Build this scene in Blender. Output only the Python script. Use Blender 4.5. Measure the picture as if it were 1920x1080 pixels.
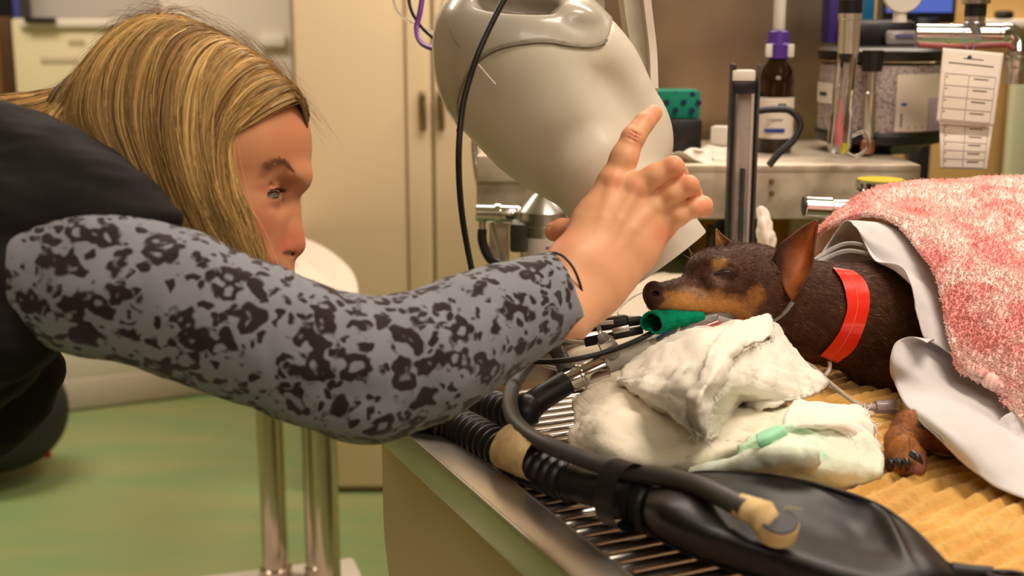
import bpy, bmesh, math, random
import numpy as np
from mathutils import Vector, Matrix, noise
for _o in list(bpy.data.objects): bpy.data.objects.remove(_o)
random.seed(7); RNG = np.random.default_rng(7)
SC = bpy.context.scene; COL = SC.collection

# ---------------------------------------------------------------- camera
F_PX = 2400.0; PITCH = math.radians(12.0); CAM = np.array([0.0, 0.0, 1.27])
cam_data = bpy.data.cameras.new('camera'); cam = bpy.data.objects.new('camera', cam_data); COL.objects.link(cam)
cam.location = CAM; cam.rotation_euler = (math.pi/2 - PITCH, 0, 0)
cam_data.sensor_width = 36.0; cam_data.lens = 36.0*F_PX/1920.0
cam_data.clip_start = 0.02; cam_data.clip_end = 60
cam_data.dof.use_dof = True; cam_data.dof.focus_distance = 1.2; cam_data.dof.aperture_fstop = 5.6
SC.camera = cam
# ---------------------------------------------------------------- colour management, world
SC.view_settings.view_transform = 'Standard'; SC.view_settings.look = 'None'
SC.view_settings.gamma = 1.0; SC.view_settings.use_curve_mapping = False
SC.view_settings.exposure = 0.0
w = bpy.data.worlds.new('world'); SC.world = w; w.use_nodes = True
w.node_tree.nodes['Background'].inputs[0].default_value = (1.0, 0.88, 0.76, 1)
w.node_tree.nodes['Background'].inputs[1].default_value = 0.30

def area(name, loc, rot, sx, sy, power, col=(1.0, 0.86, 0.72)):
    l = bpy.data.lights.new(name, 'AREA'); l.shape = 'RECTANGLE'; l.size = sx; l.size_y = sy
    l.energy = power; l.color = col
    o = bpy.data.objects.new(name, l); COL.objects.link(o); o.location = loc; o.rotation_euler = rot
    return o
area('ceiling_panel_or_fill_light', (0.75, 0.75, 2.55), (0, 0, 0), 0.8, 0.5, 27)
area('ceiling_panel_or_fill_light', (0.6, 2.7, 2.6), (0, 0, 0), 1.8, 0.8, 54)
area('ceiling_panel_or_fill_light', (-1.5, 3.2, 2.6), (0, 0, 0), 1.2, 0.6, 44)
area('ceiling_panel_or_fill_light', (0.5, -1.3, 2.55), (math.radians(15), 0, 0), 2.0, 0.8, 30)  # added unseen fill behind the camera, brightens the scene from the front

# ---------------------------------------------------------------- geometry helpers
RIGHT = np.array([1.0, 0, 0]); FWD = np.array([0, math.cos(PITCH), -math.sin(PITCH)]); UP = np.array([0, math.sin(PITCH), math.cos(PITCH)])
def cw(a):                       # camera-space (x right, y up, z depth) to world
    a = np.asarray(a, float); return CAM + a[..., 0:1]*RIGHT + a[..., 1:2]*UP + a[..., 2:3]*FWD
def c3(px, py, d): return np.array([(px-960)*d/F_PX, -(py-540)*d/F_PX, d])
def W(px, py, d): return cw(c3(px, py, d))
def T(px, py, z):                # point of the horizontal plane z seen at that pixel
    r = cw(c3(px, py, 1.0)) - CAM
    return CAM + r*((z-CAM[2])/r[2])
def DY(py, y):                     # camera depth at which the ray of that row meets the upright plane y
    r = cw(c3(960, py, 1.0)) - CAM; return y/r[1]
def V(a): return Vector([float(x) for x in a])
def srgb(r, g, b):
    f = lambda c: (c/255)/12.92 if c/255 <= .04045 else ((c/255+.055)/1.055)**2.4
    return (f(r), f(g), f(b), 1)

def new_mesh(name, verts, faces, mat=None, smooth=True, cols=None):
    me = bpy.data.meshes.new(name)
    me.from_pydata(np.asarray(verts, float).tolist(), [], faces.tolist() if hasattr(faces, 'tolist') else faces)
    me.update()
    if smooth: me.polygons.foreach_set('use_smooth', np.ones(len(me.polygons), bool))
    if mat: me.materials.append(mat)
    if cols is not None:
        a = me.color_attributes.new('col', 'FLOAT_COLOR', 'POINT')
        c = np.ones((len(me.vertices), 4), np.float32); c[:, :3] = cols[:, :3]
        a.data.foreach_set('color', c.ravel())
    return me
def link(name, me, parent=None, origin=None):
    """one mesh object; world-space vertices are re-centred on its base (top level) or on its parent's origin"""
    n = len(me.vertices); co = np.empty(n*3); me.vertices.foreach_get('co', co); co = co.reshape(-1, 3)
    if parent is not None: org = np.array(parent.matrix_basis.translation if parent.parent is None else wloc(parent))
    elif origin is not None: org = np.asarray(origin, float)
    else: org = np.array([(co[:, 0].min()+co[:, 0].max())/2, (co[:, 1].min()+co[:, 1].max())/2, co[:, 2].min()])
    co = co - org; me.vertices.foreach_set('co', co.ravel()); me.update()
    o = bpy.data.objects.new(name, me); COL.objects.link(o)
    if parent is not None: o.parent = parent
    else: o.location = org
    return o
def wloc(o):
    v = Vector((0, 0, 0))
    while o is not None: v = v + o.location; o = o.parent
    return v
def tag(o, label=None, cat=None, group=None, kind=None):
    if label: o['label'] = label
    if cat: o['category'] = cat
    if group: o['group'] = group
    if kind: o['kind'] = kind
    return o
def thing(name, label, cat, loc, group=None):
    o = bpy.data.objects.new(name, None); COL.objects.link(o); o.location = V(loc); o.empty_display_size = .02
    return tag(o, label, cat, group)
def copy_tree(o, parent=None, shift=(0, 0, 0)):
    c = o.copy(); COL.objects.link(c); c.parent = parent
    c.location = o.location + Vector(shift)
    for ch in [x for x in COL.objects if x.parent == o]: copy_tree(ch, c)
    return c

def cat_rom(P, n, closed=False):
    P = np.asarray(P, float); m = len(P)
    if m == 2: 
        t = np.linspace(0, 1, n+1)[:, None]; return P[0]*(1-t)+P[1]*t
    if closed: Q = np.concatenate([P[-1:], P, P[:2]])
    else: Q = np.concatenate([2*P[:1]-P[1:2], P, 2*P[-1:]-P[-2:-1]])
    out = []
    for i in range(len(Q)-3):
        a, b, c, d = Q[i:i+4]; t = np.arange(n)/n; t = t.reshape((-1,)+(1,)*(P.ndim-1))
        out.append(.5*((2*b)+(-a+c)*t+(2*a-5*b+4*c-d)*t*t+(-a+3*b-3*c+d)*t**3))
    if not closed: out.append(P[-1:])
    return np.concatenate(out)
def frames(P):
    P = np.asarray(P, float); T_ = np.gradient(P, axis=0); T_ /= np.linalg.norm(T_, axis=1)[:, None]+1e-12
    n = np.cross(T_[0], [0, 0, 1.]); 
    if np.linalg.norm(n) < .1: n = np.cross(T_[0], [0, 1., 0])
    n /= np.linalg.norm(n); N = [n]
    for i in range(1, len(P)):
        n = N[-1]-T_[i]*np.dot(N[-1], T_[i]); n /= np.linalg.norm(n)+1e-12; N.append(n)
    N = np.array(N); return T_, N, np.cross(T_, N)
def tube_geo(P, R, sides=16, cap=True, squash=None):
    P = np.asarray(P, float); m = len(P); R = np.broadcast_to(np.asarray(R, float), (m,))
    T_, N, B = frames(P); a = np.linspace(0, 2*math.pi, sides, endpoint=False)
    v = P[:, None]+R[:, None, None]*(np.cos(a)[None, :, None]*N[:, None]+np.sin(a)[None, :, None]*B[:, None]*(1 if squash is None else squash))
    v = v.reshape(-1, 3); f = []
    for i in range(m-1):
        for j in range(sides):
            k = (j+1) % sides; f.append((i*sides+j, i*sides+k, (i+1)*sides+k, (i+1)*sides+j))
    if cap:
        f.append(tuple(range(sides))[::-1]); f.append(tuple((m-1)*sides+j for j in range(sides)))
    return v, f
def join_geo(gs):
    V_, F_ = [], []; off = 0
    for v, f in gs:
        V_.append(np.asarray(v, float)); F_ += [tuple(int(i)+off for i in q) for q in f]; off += len(v)
    return np.concatenate(V_), F_
def fixn(me):
    bm = bmesh.new(); bm.from_mesh(me); bmesh.ops.recalc_face_normals(bm, faces=bm.faces); bm.to_mesh(me); bm.free(); me.update(); return me
def sharp(me, ang=40):
    try: me.set_sharp_from_angle(angle=math.radians(ang))
    except Exception: pass
    return me
def mesh_obj(name, gs, mat, parent=None, smooth=True, label=None, ang=40, cols=None):
    v, f = join_geo(gs) if isinstance(gs, list) else gs
    me = fixn(new_mesh(name, v, f, mat, smooth, cols)); 
    if smooth: sharp(me, ang)
    o = link(name, me, parent)
    if label: o['label'] = label
    return o
def tube(name, pts, r, mat, parent=None, n=8, sides=16, label=None, cap=True):
    P = cat_rom(pts, n) if n > 1 else np.asarray(pts)
    if not np.isscalar(r):
        r = np.interp(np.linspace(0, 1, len(P)), np.linspace(0, 1, len(r)), r)
    return mesh_obj(name, [tube_geo(P, r, sides, cap)], mat, parent, label=label, ang=50)
def lathe_geo(a, b, prof, sides=32, cap=True):
    """prof: (t along a->b, radius)"""
    a = np.asarray(a, float); b = np.asarray(b, float); t = (b-a)/np.linalg.norm(b-a)
    n = np.cross(t, [0, 0, 1.]); 
    if np.linalg.norm(n) < .05: n = np.cross(t, [0, 1., 0])
    n /= np.linalg.norm(n); bb = np.cross(t, n); an = np.linspace(0, 2*math.pi, sides, endpoint=False)
    v = []
    for (u, r) in prof:
        c = a+(b-a)*u
        for x in an: v.append(c+r*(math.cos(x)*n+math.sin(x)*bb))
    f = []
    m = len(prof)
    for i in range(m-1):
        for j in range(sides):
            k = (j+1) % sides; f.append((i*sides+j, i*sides+k, (i+1)*sides+k, (i+1)*sides+j))
    if cap: f.append(tuple(range(sides))[::-1]); f.append(tuple((m-1)*sides+j for j in range(sides)))
    return np.array(v), f
def lathe(name, a, b, prof, mat, parent=None, sides=32, label=None, cap=True, ang=35):
    return mesh_obj(name, [lathe_geo(a, b, prof, sides, cap)], mat, parent, label=label, ang=ang)
def box_geo(c, ax, ay, az, sx, sy, sz, bev=0.0, seg=2):
    """box centred at c, axes ax ay az, full sizes"""
    bm = bmesh.new(); bmesh.ops.create_cube(bm, size=1.0)
    for v in bm.verts: v.co = Vector((v.co.x*sx, v.co.y*sy, v.co.z*sz))
    if bev > 0: bmesh.ops.bevel(bm, geom=list(bm.edges), offset=bev, segments=seg, profile=.5, affect='EDGES')
    bm.verts.index_update()
    L = np.array([v.co[:] for v in bm.verts]); f = [tuple(v.index for v in q.verts) for q in bm.faces]; bm.free()
    ax, ay, az = [np.asarray(q, float) for q in (ax, ay, az)]
    return np.asarray(c, float)+L[:, 0:1]*ax+L[:, 1:2]*ay+L[:, 2:3]*az, f
XA, YA, ZA = np.eye(3)
def box(name, c, s, mat, parent=None, ax=XA, ay=YA, az=ZA, bev=0.002, label=None):
    return mesh_obj(name, [box_geo(c, ax, ay, az, *s, bev)], mat, parent, label=label, ang=30)
def rotz(a): a = math.radians(a); return np.array([math.cos(a), math.sin(a), 0]), np.array([-math.sin(a), math.cos(a), 0])
def pix_box(name, x0, y0, x1, y1, d, thick, mat, parent=None, bev=.002, yaw=0, label=None, floor=False):
    """an upright box whose front face spans these pixels at that depth"""
    c = W((x0+x1)/2, (y0+y1)/2, d); wd = (x1-x0)*d/F_PX; h = (y1-y0)*d/F_PX/math.cos(PITCH)
    ax, ay = rotz(yaw)
    if floor: top = c[2]+h/2; h = top-.001; c = np.array([c[0], c[1], h/2+.001])
    return box(name, c+ay*thick/2, (wd/math.cos(math.radians(yaw)), thick, h), mat, parent, ax, ay, ZA, bev, label)

def nz(v, s, seed=0.0): return noise.noise(Vector((v[0]*s+seed, v[1]*s+seed*1.7, v[2]*s-seed)))
def fbm(P, s, seed=0., o=3):
    out = np.zeros(len(P)); 
    for i, v in enumerate(P):
        a = 1.; q = s; t = 0
        for k in range(o): t += a*noise.noise(Vector((v[0]*q+seed, v[1]*q+seed, v[2]*q))); a *= .5; q *= 2.1
        out[i] = t
    return out

def patch_pts(grid, nu, nv):
    G = cat_rom(np.asarray(grid, float), nu); G = np.swapaxes(G, 0, 1); G = cat_rom(G, nv); return np.swapaxes(G, 0, 1)
def grid_normals(G):
    du = np.gradient(G, axis=0); dv = np.gradient(G, axis=1); n = np.cross(du, dv)
    return n/(np.linalg.norm(n, axis=2)[..., None]+1e-12)
def toward(G, n, side=1):
    """flip grid normals so that on average they face the camera"""
    s = np.sum(n*(CAM-G)); return n if s*side > 0 else -n
def shell_geo(G, n, th):
    a, b = G.shape[:2]; N = a*b
    v = np.concatenate([(G+n*th/2).reshape(-1, 3), (G-n*th/2).reshape(-1, 3)])
    I = np.arange(N).reshape(a, b)
    q = np.stack([I[:-1, :-1], I[1:, :-1], I[1:, 1:], I[:-1, 1:]], -1).reshape(-1, 4)
    f = q.tolist()+(q[:, ::-1]+N).tolist()
    ring = list(I[0, :])+list(I[1:, -1])+list(I[-1, -2::-1])+list(I[-2:0:-1, 0])
    for i in range(len(ring)):
        p, r = int(ring[i]), int(ring[(i+1) % len(ring)]); f.append([p, r, r+N, p+N])
    return v, f
def cloth(name, grid, mat, th=.0015, nu=8, nv=8, wr=(), parent=None, pix=None, label=None, ret=False):
    """draped sheet through a grid of control points. wr: (amplitude, scale, seed)"""
    G = patch_pts(grid, nu, nv); n = toward(G, grid_normals(G))
    for (a, s, sd) in wr:
        h = fbm(G.reshape(-1, 3), s, sd, 3).reshape(G.shape[:2]); G = G+n*(a*h)[..., None]
    n = toward(G, grid_normals(G))
    if th is None: raise ValueError
    o = mesh_obj(name, [shell_geo(G, n, th)], mat, parent, label=label, ang=180)
    return (o, G, n) if ret else o

# ---- implicit surfaces in camera space (x right, y up, z depth; metres)
class SDF:
    def __init__(s, lo, hi, h):
        s.h = h; s.lo = np.asarray(lo, float); n = np.ceil((np.asarray(hi)-s.lo)/h).astype(int)+1
        s.ax = [s.lo[i]+h*np.arange(n[i]) for i in range(3)]; s.F = np.full(n, .05, np.float32)
    def sub(s, lo, hi):
        sl = []
        for i in range(3):
            a = max(0, int((lo[i]-s.lo[i])/s.h)); b = min(len(s.ax[i]), int((hi[i]-s.lo[i])/s.h)+2)
            if b <= a: return None
            sl.append(slice(a, b))
        X, Y, Z = np.meshgrid(*[s.ax[i][sl[i]] for i in range(3)], indexing='ij', sparse=True)
        return tuple(sl), X, Y, Z
    def op(s, sl, d, k, mode):
        F = s.F[sl]
        if mode == 'u':
            h = np.maximum(k-np.abs(F-d), 0)/max(k, 1e-9); s.F[sl] = np.minimum(F, d)-h*h*k/4
        elif mode == 's':
            d = -d; h = np.maximum(k-np.abs(F-d), 0)/max(k, 1e-9); s.F[sl] = np.maximum(F, d)+h*h*k/4
        elif mode == 'i':
            h = np.maximum(k-np.abs(F-d), 0)/max(k, 1e-9); s.F[sl] = np.maximum(F, d)+h*h*k/4
    def cone(s, a, b, ra, rb, k=.003, mode='u'):
        a = np.asarray(a, float); b = np.asarray(b, float); R = max(ra, rb)+k+4*s.h
        q = s.sub(np.minimum(a, b)-R, np.maximum(a, b)+R)
        if q is None: return
        sl, X, Y, Z = q; ba = b-a; L = max(np.dot(ba, ba), 1e-12)
        t = np.clip(((X-a[0])*ba[0]+(Y-a[1])*ba[1]+(Z-a[2])*ba[2])/L, 0, 1)
        d = np.sqrt((X-a[0]-t*ba[0])**2+(Y-a[1]-t*ba[1])**2+(Z-a[2]-t*ba[2])**2)-(ra+(rb-ra)*t)
        s.op(sl, d, k, mode)
    def chain(s, pts, rs, k=.003, mode='u'):
        for i in range(len(pts)-1): s.cone(pts[i], pts[i+1], rs[i], rs[i+1], k, mode)
    def ell(s, c, r, k=.003, mode='u', rz=0, ry=0, rx=0):
        """rz: turn in the picture plane (degrees, counter-clockwise), ry about up, rx about right"""
        c = np.asarray(c, float); r = np.asarray(r, float); R = r.max()+k+4*s.h
        q = s.sub(c-R, c+R)
        if q is None: return
        sl, X, Y, Z = q; X = X-c[0]; Y = Y-c[1]; Z = Z-c[2]
        if rz: a = math.radians(rz); X, Y = X*math.cos(a)+Y*math.sin(a), -X*math.sin(a)+Y*math.cos(a)
        if ry: a = math.radians(ry); X, Z = X*math.cos(a)+Z*math.sin(a), -X*math.sin(a)+Z*math.cos(a)
        if rx: a = math.radians(rx); Y, Z = Y*math.cos(a)+Z*math.sin(a), -Y*math.sin(a)+Z*math.cos(a)
        k0 = np.sqrt((X/r[0])**2+(Y/r[1])**2+(Z/r[2])**2); k1 = np.sqrt((X/r[0]**2)**2+(Y/r[1]**2)**2+(Z/r[2]**2)**2)
        s.op(sl, k0*(k0-1)/(k1+1e-9), k, mode)
    def cyl(s, a, b, r, k=.003, mode='u', rnd=.002):
        a = np.asarray(a, float); b = np.asarray(b, float); R = np.max(r)+k+4*s.h
        q = s.sub(np.minimum(a, b)-R, np.maximum(a, b)+R)
        if q is None: return
        sl, X, Y, Z = q; L = np.linalg.norm(b-a); u = (b-a)/L
        t = (X-a[0])*u[0]+(Y-a[1])*u[1]+(Z-a[2])*u[2]
        e = np.sqrt(np.maximum((X-a[0])**2+(Y-a[1])**2+(Z-a[2])**2-t*t, 0))
        rr = r if np.isscalar(r) else r[0]+(r[1]-r[0])*np.clip(t/L, 0, 1)
        dx = e-rr+rnd; dy = np.abs(t-L/2)-L/2+rnd
        s.op(sl, np.minimum(np.maximum(dx, dy), 0)+np.sqrt(np.maximum(dx, 0)**2+np.maximum(dy, 0)**2)-rnd, k, mode)
    def mesh(s):
        F = s.F; h = s.h; I = F < 0
        c = [I[i:I.shape[0]-1+i, j:I.shape[1]-1+j, k:I.shape[2]-1+k] for i in (0, 1) for j in (0, 1) for k in (0, 1)]
        tot = sum(x.astype(np.int8) for x in c); act = (tot > 0) & (tot < 8); idx = np.argwhere(act)
        vid = np.full(act.shape, -1, np.int64); vid[act] = np.arange(len(idx))
        off = np.array([(i, j, k) for i in (0, 1) for j in (0, 1) for k in (0, 1)])
        val = np.stack([F[idx[:, 0]+o[0], idx[:, 1]+o[1], idx[:, 2]+o[2]] for o in off], 1)
        acc = np.zeros((len(idx), 3)); cnt = np.zeros(len(idx))
        for p in range(8):
            for q in range(p+1, 8):
                if np.abs(off[p]-off[q]).sum() != 1: continue
                m = (val[:, p] < 0) != (val[:, q] < 0); t = val[:, p]/(val[:, p]-val[:, q]+1e-12)
                acc[m] += (off[p]+(off[q]-off[p])*t[:, None])[m]; cnt[m] += 1
        v = s.lo+h*(idx+acc/cnt[:, None])
        Q = []
        for ax in range(3):
            A = [slice(None)]*3; B = [slice(None)]*3; A[ax] = slice(0, -1); B[ax] = slice(1, None)
            ch = I[tuple(A)] != I[tuple(B)]; e = np.argwhere(ch); o1, o2 = [a for a in range(3) if a != ax]
            e = e[(e[:, o1] > 0) & (e[:, o2] > 0) & (e[:, o1] < F.shape[o1]-1) & (e[:, o2] < F.shape[o2]-1)]
            def g(d1, d2):
                w_ = e.copy(); w_[:, o1] -= d1; w_[:, o2] -= d2; return vid[w_[:, 0], w_[:, 1], w_[:, 2]]
            q = np.stack([g(1, 1), g(0, 1), g(0, 0), g(1, 0)], 1)
            fl = I[tuple(A)][e[:, 0], e[:, 1], e[:, 2]]
            if ax == 1: fl = ~fl
            q[~fl] = q[~fl][:, ::-1]; Q.append(q)
        Q = np.concatenate(Q); Q = Q[(Q >= 0).all(1)]
        # signed volume in world space decides the winding
        wv = cw(v); a, b, c_ = wv[Q[:, 0]], wv[Q[:, 1]], wv[Q[:, 2]]
        if np.einsum('ij,ij->i', a-wv.mean(0), np.cross(b-wv.mean(0), c_-wv.mean(0))).sum() < 0: Q = Q[:, ::-1]
        # keep the largest connected piece only
        lab = np.arange(len(v)); e = np.concatenate([Q[:, [0, 1]], Q[:, [1, 2]], Q[:, [2, 3]]])
        while True:
            m = np.minimum(lab[e[:, 0]], lab[e[:, 1]]); new = lab.copy(); np.minimum.at(new, e[:, 0], m); np.minimum.at(new, e[:, 1], m); new = new[new]; new = new[new]
            if (new == lab).all(): break
            lab = new
        u, c_ = np.unique(lab, return_counts=True); keep = lab == u[c_.argmax()]
        if not keep.all(): idm = np.cumsum(keep)-1; Q = idm[Q[keep[Q[:, 0]]]]; v = v[keep]
        return v, Q
def smooth_mesh(v, Q, it=2, lam=.5):
    e = np.concatenate([Q[:, [0, 1]], Q[:, [1, 2]], Q[:, [2, 3]], Q[:, [3, 0]]]); e = np.concatenate([e, e[:, ::-1]])
    n = len(v); cnt = np.bincount(e[:, 0], minlength=n)[:, None]
    for _ in range(it):
        s = np.stack([np.bincount(e[:, 0], v[e[:, 1], i], n) for i in range(3)], 1)/np.maximum(cnt, 1); v = v+lam*(s-v)
    return v
def vnormals(v, Q):
    n = np.cross(v[Q[:, 2]]-v[Q[:, 0]], v[Q[:, 3]]-v[Q[:, 1]]); out = np.zeros_like(v)
    for i in range(4):
        for a in range(3): out[:, a] += np.bincount(Q[:, i], n[:, a], len(v))
    return out/(np.linalg.norm(out, axis=1)[:, None]+1e-12)
def pixof(v):        # camera-space -> pixels
    return np.stack([960+v[:, 0]/v[:, 2]*F_PX, 540-v[:, 1]/v[:, 2]*F_PX], 1)

def strands_geo(S, r0, r1, sides=3):
    """S: (N,K,3) world. returns verts, quads"""
    N, K, _ = S.shape; Td = np.gradient(S, axis=1); Td /= np.linalg.norm(Td, axis=2)[..., None]+1e-12
    up = np.tile(FWD+RIGHT*.03, (N, 1)); A = np.cross(Td, up[:, None]); A /= np.linalg.norm(A, axis=2)[..., None]+1e-12
    B = np.cross(Td, A); r0 = np.broadcast_to(r0, (N,)); r1 = np.broadcast_to(r1, (N,)); t = np.linspace(0, 1, K)
    R = r0[:, None]*(1-t)+r1[:, None]*t
    an = np.arange(sides)*2*math.pi/sides
    v = S[:, :, None]+R[..., None, None]*(np.cos(an)[:, None]*A[:, :, None]+np.sin(an)[:, None]*B[:, :, None])
    I = np.arange(N*K*sides).reshape(N, K, sides); J = np.roll(I, -1, axis=2)
    q = np.stack([I[:, :-1], J[:, :-1], J[:, 1:], I[:, 1:]], -1).reshape(-1, 4)
    return v.reshape(-1, 3), q

# ---------------------------------------------------------------- materials
def mat(name, col=(.8, .8, .8, 1), rough=.5, metal=0, spec=.5, bump=None, var=None, trans=0, ior=1.45, coat=0, emit=0, sss=0, sheen=0, alpha=1, attr=False, aniso=0):
    """var: (colour2, scale, contrast low, high); bump: (strength, scale[, distance])"""
    m = bpy.data.materials.new(name); m.use_nodes = True; nt = m.node_tree; b = nt.nodes['Principled BSDF']
    if len(col) == 3: col = (*col, 1)
    b.inputs['Base Color'].default_value = col; b.inputs['Roughness'].default_value = rough; b.inputs['Metallic'].default_value = metal
    b.inputs['Specular IOR Level'].default_value = spec; b.inputs['Transmission Weight'].default_value = trans; b.inputs['IOR'].default_value = ior
    b.inputs['Coat Weight'].default_value = coat; b.inputs['Alpha'].default_value = alpha; b.inputs['Anisotropic'].default_value = aniso
    b.inputs['Sheen Weight'].default_value = sheen
    if sss: b.inputs['Subsurface Weight'].default_value = sss; b.inputs['Subsurface Radius'].default_value = (.012, .005, .003); b.inputs['Subsurface Scale'].default_value = 1
    if emit: b.inputs['Emission Color'].default_value = col; b.inputs['Emission Strength'].default_value = emit
    tc = nt.nodes.new('ShaderNodeTexCoord')
    if attr:
        a = nt.nodes.new('ShaderNodeAttribute'); a.attribute_name = 'col'; nt.links.new(a.outputs['Color'], b.inputs['Base Color'])
    if var:
        n = nt.nodes.new('ShaderNodeTexNoise'); n.inputs['Scale'].default_value = var[1]; n.inputs['Detail'].default_value = 4
        r = nt.nodes.new('ShaderNodeValToRGB'); r.color_ramp.elements[0].position = var[2]; r.color_ramp.elements[1].position = var[3]
        r.color_ramp.elements[0].color = col; r.color_ramp.elements[1].color = var[0]
        nt.links.new(tc.outputs['Object'], n.inputs['Vector']); nt.links.new(n.outputs['Fac'], r.inputs['Fac']); nt.links.new(r.outputs['Color'], b.inputs['Base Color'])
    if bump:
        n = nt.nodes.new('ShaderNodeTexNoise'); n.inputs['Scale'].default_value = bump[1]; n.inputs['Detail'].default_value = 3
        bp = nt.nodes.new('ShaderNodeBump'); bp.inputs['Strength'].default_value = bump[0]; bp.inputs['Distance'].default_value = bump[2] if len(bump) > 2 else .001
        nt.links.new(tc.outputs['Object'], n.inputs['Vector']); nt.links.new(n.outputs['Fac'], bp.inputs['Height']); nt.links.new(bp.outputs['Normal'], b.inputs['Normal'])
    return m
M = {}
M['chrome'] = mat('chrome', (.78, .77, .75), .12, 1)
M['chrome_dull'] = mat('chrome_dull', (.62, .6, .57), .3, 1)
M['steel'] = mat('brushed_steel', (.50, .46, .41), .32, 1, bump=(.15, 300, .0002), var=((.40, .36, .32, 1), 9, .35, .7))
M['steel_dull'] = mat('worn_steel', srgb(214, 200, 180), .5, .45, var=(srgb(172, 154, 132), 22, .4, .68), bump=(.2, 90, .0005))
M['black_plastic'] = mat('black_plastic', (.012, .011, .011), .35)
M['black_rubber'] = mat('black_rubber', (.014, .013, .013), .42, bump=(.08, 160, .0005))
M['grey_rubber'] = mat('grey_rubber', (.06, .055, .05), .5)
M['cream'] = mat('cream_paint', srgb(232, 208, 172), .55)
M['cream_wall'] = mat('cream_wall', srgb(232, 208, 172), .7, var=(srgb(226, 201, 164), 2, .4, .6))
M['white_paint'] = mat('white_enamel', srgb(222, 212, 198), .4)
M['white_plastic'] = mat('white_plastic', srgb(228, 220, 208), .4)
M['paper'] = mat('paper', srgb(236, 224, 210), .7)
M['ink'] = mat('ink', srgb(70, 62, 62), .8)
M['ink_soft'] = mat('pale_ink', srgb(150, 140, 140), .8)
M['clear'] = mat('clear_plastic', (.86, .85, .82), .10, 0, trans=.72, ior=1.2)
M['glass'] = mat('clear_glass', (.97, .98, .97), .02, 0, trans=1, ior=1.35)
# ================================================================ the room
def floor_mat():
    m = mat('green_vinyl', srgb(132, 158, 92), .45, bump=(.05, 40)); nt = m.node_tree; b = nt.nodes['Principled BSDF']
    tc = nt.nodes.new('ShaderNodeTexCoord'); mp = nt.nodes.new('ShaderNodeMapping'); mp.inputs['Scale'].default_value = (1.1, 4.5, 1)
    n = nt.nodes.new('ShaderNodeTexNoise'); n.inputs['Scale'].default_value = 1.6; n.inputs['Detail'].default_value = 5
    r = nt.nodes.new('ShaderNodeValToRGB'); e = r.color_ramp.elements
    e[0].position = .3; e[0].color = srgb(118, 148, 96); e[1].position = .75; e[1].color = srgb(150, 150, 98)
    nt.links.new(tc.outputs['Object'], mp.inputs[0]); nt.links.new(mp.outputs[0], n.inputs['Vector']); nt.links.new(n.outputs['Fac'], r.inputs['Fac']); nt.links.new(r.outputs['Color'], b.inputs['Base Color'])
    return m
def slab(name, lo, hi, m):
    lo = np.array(lo, float); hi = np.array(hi, float); o = box(name, (lo+hi)/2, tuple(hi-lo), m, bev=0); o['kind'] = 'structure'; return o
slab('floor', (-4.2, -2.5, -.05), (4.2, 5.2, 0), floor_mat())
slab('wall_back', (-4.2, 5.0, 0), (4.2, 5.1, 2.7), M['cream_wall'])
slab('wall_left', (-4.2, -2.5, 0), (-4.1, 5.0, 2.7), M['cream_wall'])
M['tan_wall'] = mat('tan_wall', srgb(196, 158, 96), .7, var=(srgb(186, 144, 82), 2, .4, .6))
slab('wall_front', (-4.2, -2.6, 0), (4.2, -2.5, 2.7), mat('brown_wall', srgb(150, 125, 95), .7))
slab('wall_right', (4.1, -2.5, 0), (4.2, 5.0, 2.7), M['tan_wall'])
slab('ceiling', (-4.2, -2.5, 2.7), (4.2, 5.2, 2.75), mat('ceiling_paint', srgb(225, 218, 205), .8))
slab('trim_1', (-4.1, 4.985, 0), (4.1, 5.0, .1), M['grey_rubber'])

# ---- tall cream cupboard behind the x-ray head
D = 3.3
cup = thing('tall_cupboard', 'tall cream two-door cupboard against the wall behind the x-ray head', 'cupboard', (-.15, 3.4, 0))
def upright(px, d): p = W(px, 300, d); return p
xl = W(556, 300, D)[0]; xr = W(1236, 300, D)[0]; yf = W(800, 300, D)[1]
M['cream_door'] = mat('cream_laminate', srgb(233, 209, 173), .45)
box('body', ((xl+xr)/2, yf+.27, 1.1), (xr-xl, .5, 2.2), M['cream'], cup, bev=.004)
xs = [W(q, 300, D)[0] for q in (562, 762, 811, 880, 1230)]
box('side_panel', ((xs[0]+xs[1])/2, yf+.005, 1.1), (xs[1]-xs[0], .03, 2.16), M['cream_door'], cup, bev=.006)
d1 = box('door', ((xs[1]+xs[2])/2+.002, yf-.002, 1.1), (xs[2]-xs[1]-.006, .03, 2.12), M['cream_door'], cup, bev=.006)
d2 = box('door', ((xs[2]+xs[4])/2+.004, yf-.002, 1.1), (xs[4]-xs[2]-.006, .03, 2.12), M['cream_door'], cup, bev=.006)
M['brass_dull'] = mat('dull_brass', srgb(150, 128, 88), .35, .9)
for dr, px in ((d1, 792), (d2, 826)):
    h = pix_box('handle', px-7, 172, px+7, 244, DY(208, yf-.030), .012, M['brass_dull'], dr, bev=.003)
    p = W(px, 180, DY(180, yf-.034)); mesh_obj('latch', [lathe_geo(p+YA*.02, p-YA*.008, [(0, .008), (.7, .009), (1, .006)], 16)], M['chrome'], h)

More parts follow.
